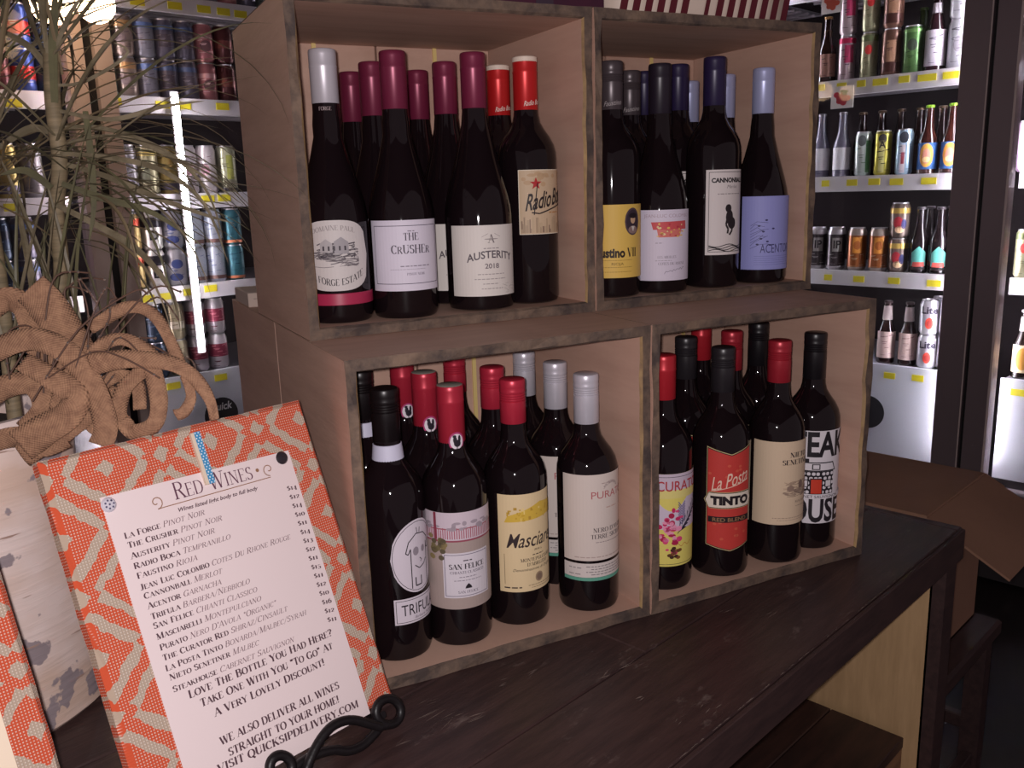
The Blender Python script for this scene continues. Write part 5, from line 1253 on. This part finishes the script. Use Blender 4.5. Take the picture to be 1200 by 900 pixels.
c_silblue = can('std', (146, 146, 160), [(.72, .86, (104, 130, 186))], [('s', .2, .62, 12, (110, 108, 124))])
c_grey = can('std', (104, 100, 116), [(.72, .84, (92, 110, 150))], [('r', -.6, .6, .3, .62, (88, 78, 88)), ('s', .3, .62, 10, (132, 124, 132))])
c_pink = can('std', (176, 112, 116), [(.60, .72, (206, 160, 160))], [('e', 0, .42, .6, .14, (110, 74, 80)), ('s', .25, .6, 8, (220, 180, 180))])
c_darkred = can('std', (96, 52, 54), [(.4, .6, (128, 72, 68))], [])
for px, c, d in [(126, c_silgreen, 'silver-green drink can'), (148, c_tan, 'tan and silver drink can'), (172, c_silblue, 'silver drink can with a blue shoulder'), (196, c_grey, 'dark grey-blue drink can beside the silver one'), (220, c_grey, 'dark grey-blue drink can beside the pink one'), (244, c_pink, 'pink-red drink can'), (267, c_darkred, 'dark red drink can by the crate')]:
    stack_l(1, px, c, d, 2)
for px, c, d in [(219, c_tan, 'tan can'), (243, c_silblue, 'silver-blue can by a pink one'), (266, c_pink, 'pink can'), (289, c_grey, 'dark grey can'), (312, c_silgreen, 'silver-green can')]: stack_l(0, px, c, d, 1)
t_grey = can('tall', (136, 132, 136), [], [('s', .2, .8, 12, (90, 86, 92))]); t_olive = can('tall', (152, 146, 116), [(.78, .86, (180, 160, 90))], [('r', -.4, .5, .25, .7, (110, 112, 92)), ('s', .25, .7, 8, (196, 190, 150))])
t_gold = can('tall', (170, 150, 88), [(.1, .25, (96, 90, 110))], [('s', .3, .8, 10, (120, 104, 60))]); t_white = can('tall', (206, 198, 200), [], [('s', .3, .8, 10, (150, 120, 130)), ('e', .1, .5, .45, .12, (176, 140, 146))]); t_lime = can('tall', (176, 176, 150), [(.05, .12, (60, 54, 60))], [('r', -.1, .6, .3, .8, (160, 164, 84)), ('s', .3, .8, 6, (100, 100, 70))])
for px, c, d in [(152, t_grey, 'tall plain grey can'), (176, t_olive, 'tall olive and silver can'), (199, t_gold, 'tall gold can'), (222, t_white, 'tall white can behind the light tube'), (245, t_white, 'tall white can right of the light tube'), (268, t_lime, 'tall silver can with lime stripe')]: stack_l(2, px, c, d, 1)
c_redgold = can('std', (176, 150, 96), [(.66, .84, (206, 74, 50))], [('s', .2, .6, 12, (120, 86, 50))]); c_blackw = can('std', (206, 202, 198), [(.60, .86, (46, 42, 48))], [('t', 'D', 0, .28, .24, (40, 36, 40), .9)]); c_whiteb = can('std', (208, 208, 214), [], [('e', .1, .6, .6, .12, (76, 90, 150)), ('e', -.1, .25, .7, .1, (76, 90, 150)), ('s', .3, .5, 6, (120, 130, 170))])
c_wgrey = can('std', (176, 182, 194), [(.1, .2, (120, 90, 84))], [('s', .3, .8, 10, (110, 120, 150))]); c_teal = can('std', (62, 112, 124), [(.06, .14, (196, 120, 84))], [('s', .3, .8, 12, (30, 70, 90))])
for px, c, d in [(160, c_redgold, 'gold can with a red shoulder'), (185, c_blackw, 'white can with black shoulder'), (209, c_whiteb, 'white can with blue patches'), (233, c_wgrey, 'pale grey can at the light tube'), (255, c_wgrey, 'pale grey can next to the teal can'), (277, c_teal, 'teal can')]: stack_l(3, px, c, d, 2)
c_navy = can('std', (44, 56, 76), [(.5, .7, (30, 36, 52))], [('s', .2, .9, 10, (120, 140, 160))]); c_goldw = can('std', (170, 158, 128), [(.3, .5, (210, 200, 180))], [('s', .2, .8, 10, (110, 96, 66))]); c_maroon = can('std', (170, 164, 168), [(.36, .72, (130, 44, 66))], [('s', .4, .7, 10, (190, 110, 120)), ('s', .1, .3, 4, (90, 50, 60))])
for px, c, d in [(162, c_goldw, 'gold-white can by the door frame'), (187, c_navy, 'navy can'), (212, c_goldw, 'gold-white can between navy and maroon'), (235, c_maroon, 'maroon and silver can beside the gold-white one'), (258, c_maroon, 'maroon and silver can nearest the crate')]: stack_l(4, px, c, d, 2)
# other bay, behind the leaves
c_blue = can('std', (60, 80, 150), [(.3, .6, (190, 50, 46))], [('s', .2, .8, 6, (210, 200, 200))])
for row, px, c, d, n in [(1, 30, c_blue, 'blue can with red band behind the leaves', 2), (1, 6, c_darkred, 'dark red can behind the leaves', 2), (1, 54, c_navy, 'navy can behind the leaves', 2), (2, 12, t_gold, 'tall gold can behind the leaves', 1), (2, 38, t_grey, 'tall grey can behind the leaves', 1), (3, 10, c_navy, 'navy can behind the leaves', 2), (3, 36, c_grey, 'dark grey can behind the leaves', 2)]: stack_l(row, px, c, d, n)

# ---- right-hand case
def put_r(z, px, proto, desc, n=1, dx=.05, turn=0):
    x, y = spot_r(px, z, dx)
    for k in range(n):
        pos = '' if n == 1 else 'upper ' if k else 'lower '
        put(proto, (x, y), z+k*proto[1]+.0005, pos+desc, GR, turn)
z = RZ[1]
b_tan = beer((44, 26, 22), (.10, .44, (150, 110, 96), 1.2), (150, 110, 60), art=[('s', .12, .4, 8, (90, 60, 60))], neck=(.66, .80, (110, 80, 50)))
put_r(z, 968, b_tan, 'brown bottle with tan label on the upper shelf of the beer cooler')
k_pink = can('slim', (186, 166, 170), [(.82, .93, (190, 40, 84))], [('r', -.3, .8, .4, .78, (186, 60, 100)), ('s', .15, .75, 10, (90, 70, 80))])
put_r(z, 991, k_pink, 'slim pink-topped can on the upper shelf', 2)
k_lime = can('slim', (166, 164, 130), [(.80, .93, (110, 120, 80))], [('e', -.1, .62, .45, .10, (206, 60, 56)), ('s', .1, .5, 8, (120, 120, 90))])
put_r(z, 1017, k_lime, 'slim olive can with a red dot on the upper shelf', 2)
k_brown = can('tall', (120, 84, 70), [(.0+.1, .3, (86, 52, 46))], [('r', -.5, .5, .3, .75, (170, 128, 100)), ('s', .3, .75, 8, (96, 66, 60))])
put_r(z, 1043, k_brown, 'brown can with tan panel on the upper shelf', 2)
k_green = can('tall', (86, 124, 70), [(.85, .92, (120, 166, 96))], [('e', -.1, .6, .5, .12, (60, 70, 56)), ('s', .15, .5, 8, (50, 80, 44))])
put_r(z, 1068, k_green, 'green can on the upper shelf')
b_green = beer((60, 84, 40), None, (90, 120, 60))
put_r(z, 1078, b_green, 'clear green bottle standing behind the green can', dx=.165)
b_white = beer((46, 24, 30), (.08, .56, (206, 198, 206), 1.5), (206, 200, 206), art=[('s', .12, .5, 14, (120, 112, 124))], neck=(.72, .92, (196, 190, 196)), r=.032, h=.236, shape='x')
put_r(z, 1094, b_white, 'dark bottle with big white label on the upper shelf')
k_silver = can('tall', (186, 186, 190), [], [('s', .15, .9, 26, (110, 106, 112)), ('e', 0, .5, .5, .16, (140, 136, 142))])
put_r(z, 1121, k_silver, 'silver patterned can on the upper shelf', 2)
b_amber = beer((60, 36, 24), (.1, .5, (150, 120, 90), 1.2), (160, 120, 70), art=[('e', 0, .3, .5, .08, (80, 60, 50))])
put_r(z, 1145, b_amber, 'amber bottle at the door frame on the upper shelf')
z = RZ[2]
b_clear = beer((112, 108, 124), (.12, .46, (214, 212, 216), 1.3), (120, 116, 124), art=[('s', .02, .1, 6, (80, 80, 100))])
put_r(z, 961, b_clear, 'clear bottle with blank white label, next to the crate edge'); put_r(z, 985, b_clear, 'clear bottle with blank white label, next to the white and green can')
k_wgreen = can('slim', (186, 196, 190), [], [('r', .3, .9, .1, .8, (86, 136, 92)), ('e', -.2, .8, .5, .12, (96, 100, 100)), ('s', .1, .7, 10, (120, 140, 120))]); put_r(z, 1010, k_wgreen, 'slim white and green can between clear bottles and yellow can')
k_yel = can('slim', (188, 178, 70), [(.93, .96, (120, 116, 60))], [('r', -.5, .2, .08, .78, (196, 190, 120)), ('t', 'A', -.1, .62, .14, (60, 56, 50), .8), ('s', .1, .6, 12, (70, 66, 40)), ('e', -.1, .82, .5, .1, (70, 64, 60))]); put_r(z, 1033, k_yel, 'slim yellow can with dark print, beside the pale blue can')
k_blue = can('slim', (176, 204, 222), [], [('e', -.1, .82, .55, .12, (56, 60, 68)), ('r', -.5, .1, .06, .66, (206, 196, 200)), ('r', -.35, 0, .25, .5, (170, 70, 84), 2), ('s', .1, .7, 8, (110, 120, 140))]); put_r(z, 1058, k_blue, 'slim pale blue can with a dark disc, beside the yellow can')
b_orange = beer((60, 28, 22), (.08, .46, (60, 110, 176), 1.5), (140, 190, 50), art=[('e', -.1, .28, .75, .17, (226, 166, 76)), ('e', -.1, .27, .45, .11, (206, 140, 130)), ('e', -.1, .22, .4, .04, (236, 206, 150), 2)], neck=(.62, .74, (170, 140, 60)))
put_r(z, 1085, b_orange, 'brown bottle with green cap and orange label, next to the blue can'); put_r(z, 1112, b_orange, 'brown bottle with green cap and orange label, next to the door frame')
b_dark = beer((40, 22, 22), (.1, .45, (70, 50, 50), 1.2), (110, 90, 70), neck=(.64, .74, (150, 120, 60)))
for px, d in ((1008, 'the white and green can'), (1030, 'the yellow can'), (1052, 'the pale blue can'), (1074, 'the gap after the pale blue can'), (1100, 'the two green-capped bottles'), (1124, 'the green cap by the door frame')): put_r(z, px, b_dark, 'dark brown bottle in the second line behind '+d, dx=.13)
z = RZ[3]
k_ip = can('tall', (176, 170, 172), [(.10, .84, (60, 52, 54))], [('r', -.5, .6, .44, .76, (150, 146, 142)), ('t', 'IP', .05, .52, .18, (50, 44, 46), .8), ('s', .15, .4, 8, (130, 124, 124))])
put_r(z, 957, k_ip, 'tall black and silver can next to the crate'); put_r(z, 979, k_ip, 'tall black and silver can next to the orange one')
k_or = can('tall', (176, 160, 150), [(.10, .82, (150, 84, 40))], [('r', -.5, .5, .42, .78, (216, 142, 60)), ('e', 0, .6, .4, .1, (170, 96, 44), 1), ('s', .12, .4, 8, (190, 160, 130))])
put_r(z, 1003, k_or, 'tall orange can next to the black and silver one'); put_r(z, 1028, k_or, 'tall orange can next to the mixed-colour stack')
k_mix = can('std', (120, 104, 96), [(.7, .85, (210, 176, 90))], [('e', -.2, .45, .5, .16, (176, 50, 60)), ('e', .4, .4, .3, .14, (60, 60, 110)), ('e', 0, .25, .5, .1, (226, 190, 150))]); put_r(z, 1051, k_mix, 'small multi-coloured can', 2)
b_teal = beer((30, 22, 24), (.06, .10, (40, 30, 32), .8), (90, 84, 88), art=[('p', [(-.8, .12), (-.8, .32), (0, .42), (.8, .32), (.8, .12)], (96, 176, 164), 2), ('p', [(-.7, .11), (-.6, .18), (.6, .18), (.7, .11)], (190, 84, 76), 3)], neck=(.66, .74, (196, 196, 196)))
put_r(z, 1075, b_teal, 'dark bottle with teal peaked label, next to the small cans'); put_r(z, 1098, b_teal, 'dark bottle with teal peaked label, middle of three'); put_r(z, 1121, b_teal, 'dark bottle with teal peaked label, next to the door frame')
for px, d in ((1086, 'the first two'), (1110, 'the last two')): put_r(z, px, b_teal, 'dark bottle in the second line between %s teal-label bottles' % d, dx=.125)
z = RZ[4]
b_pinkw = beer((44, 26, 26), (.10, .52, (206, 180, 172), 1.4), (90, 76, 76), art=[('s', .15, .48, 12, (150, 120, 120))], neck=(.70, .92, (206, 190, 186)))
put_r(z, 1037, b_pinkw, 'brown bottle with pale pink label on the bottom shelf, beside the crate'); put_r(z, 1062, b_pinkw, 'brown bottle with pale pink label on the bottom shelf, beside the white cans')
k_lite = can('std', (206, 204, 210), [], [('t', 'Lite', 0, .62, .2, (60, 54, 70), 1.7), ('e', .0, .34, .42, .16, (196, 70, 56)), ('e', 0, .34, .25, .1, (150, 50, 46), 1)])
put_r(z, 1085, k_lite, 'white light-beer can in the front stack on the bottom shelf', 2, dx=.04); put_r(z, 1108, k_lite, 'white light-beer can next to the door frame on the bottom shelf', 2, dx=.045)
put_r(z, 1098, k_lite, 'white light-beer can in the second line on the bottom shelf', 2, dx=.135)
# next door to the right
b_side = beer((40, 30, 26), (.1, .5, (226, 206, 170), 1.5), (220, 214, 210), art=[('e', 0, .3, .7, .16, (206, 150, 70))], neck=(.66, .9, (226, 220, 214)))
put_r(RZ[4], 1196, b_side, 'bottle with cream and orange label behind the next cooler door'); put_r(RZ[4], 1222, b_side, 'bottle with cream label further behind the next cooler door')
k_lil = can('tall', (176, 150, 176), [], [('s', .2, .8, 8, (140, 110, 140))]); put_r(RZ[2], 1202, k_lil, 'tall lilac can behind the next cooler door')
put_r(RZ[3], 1198, k_lime, 'slim olive can behind the next cooler door')
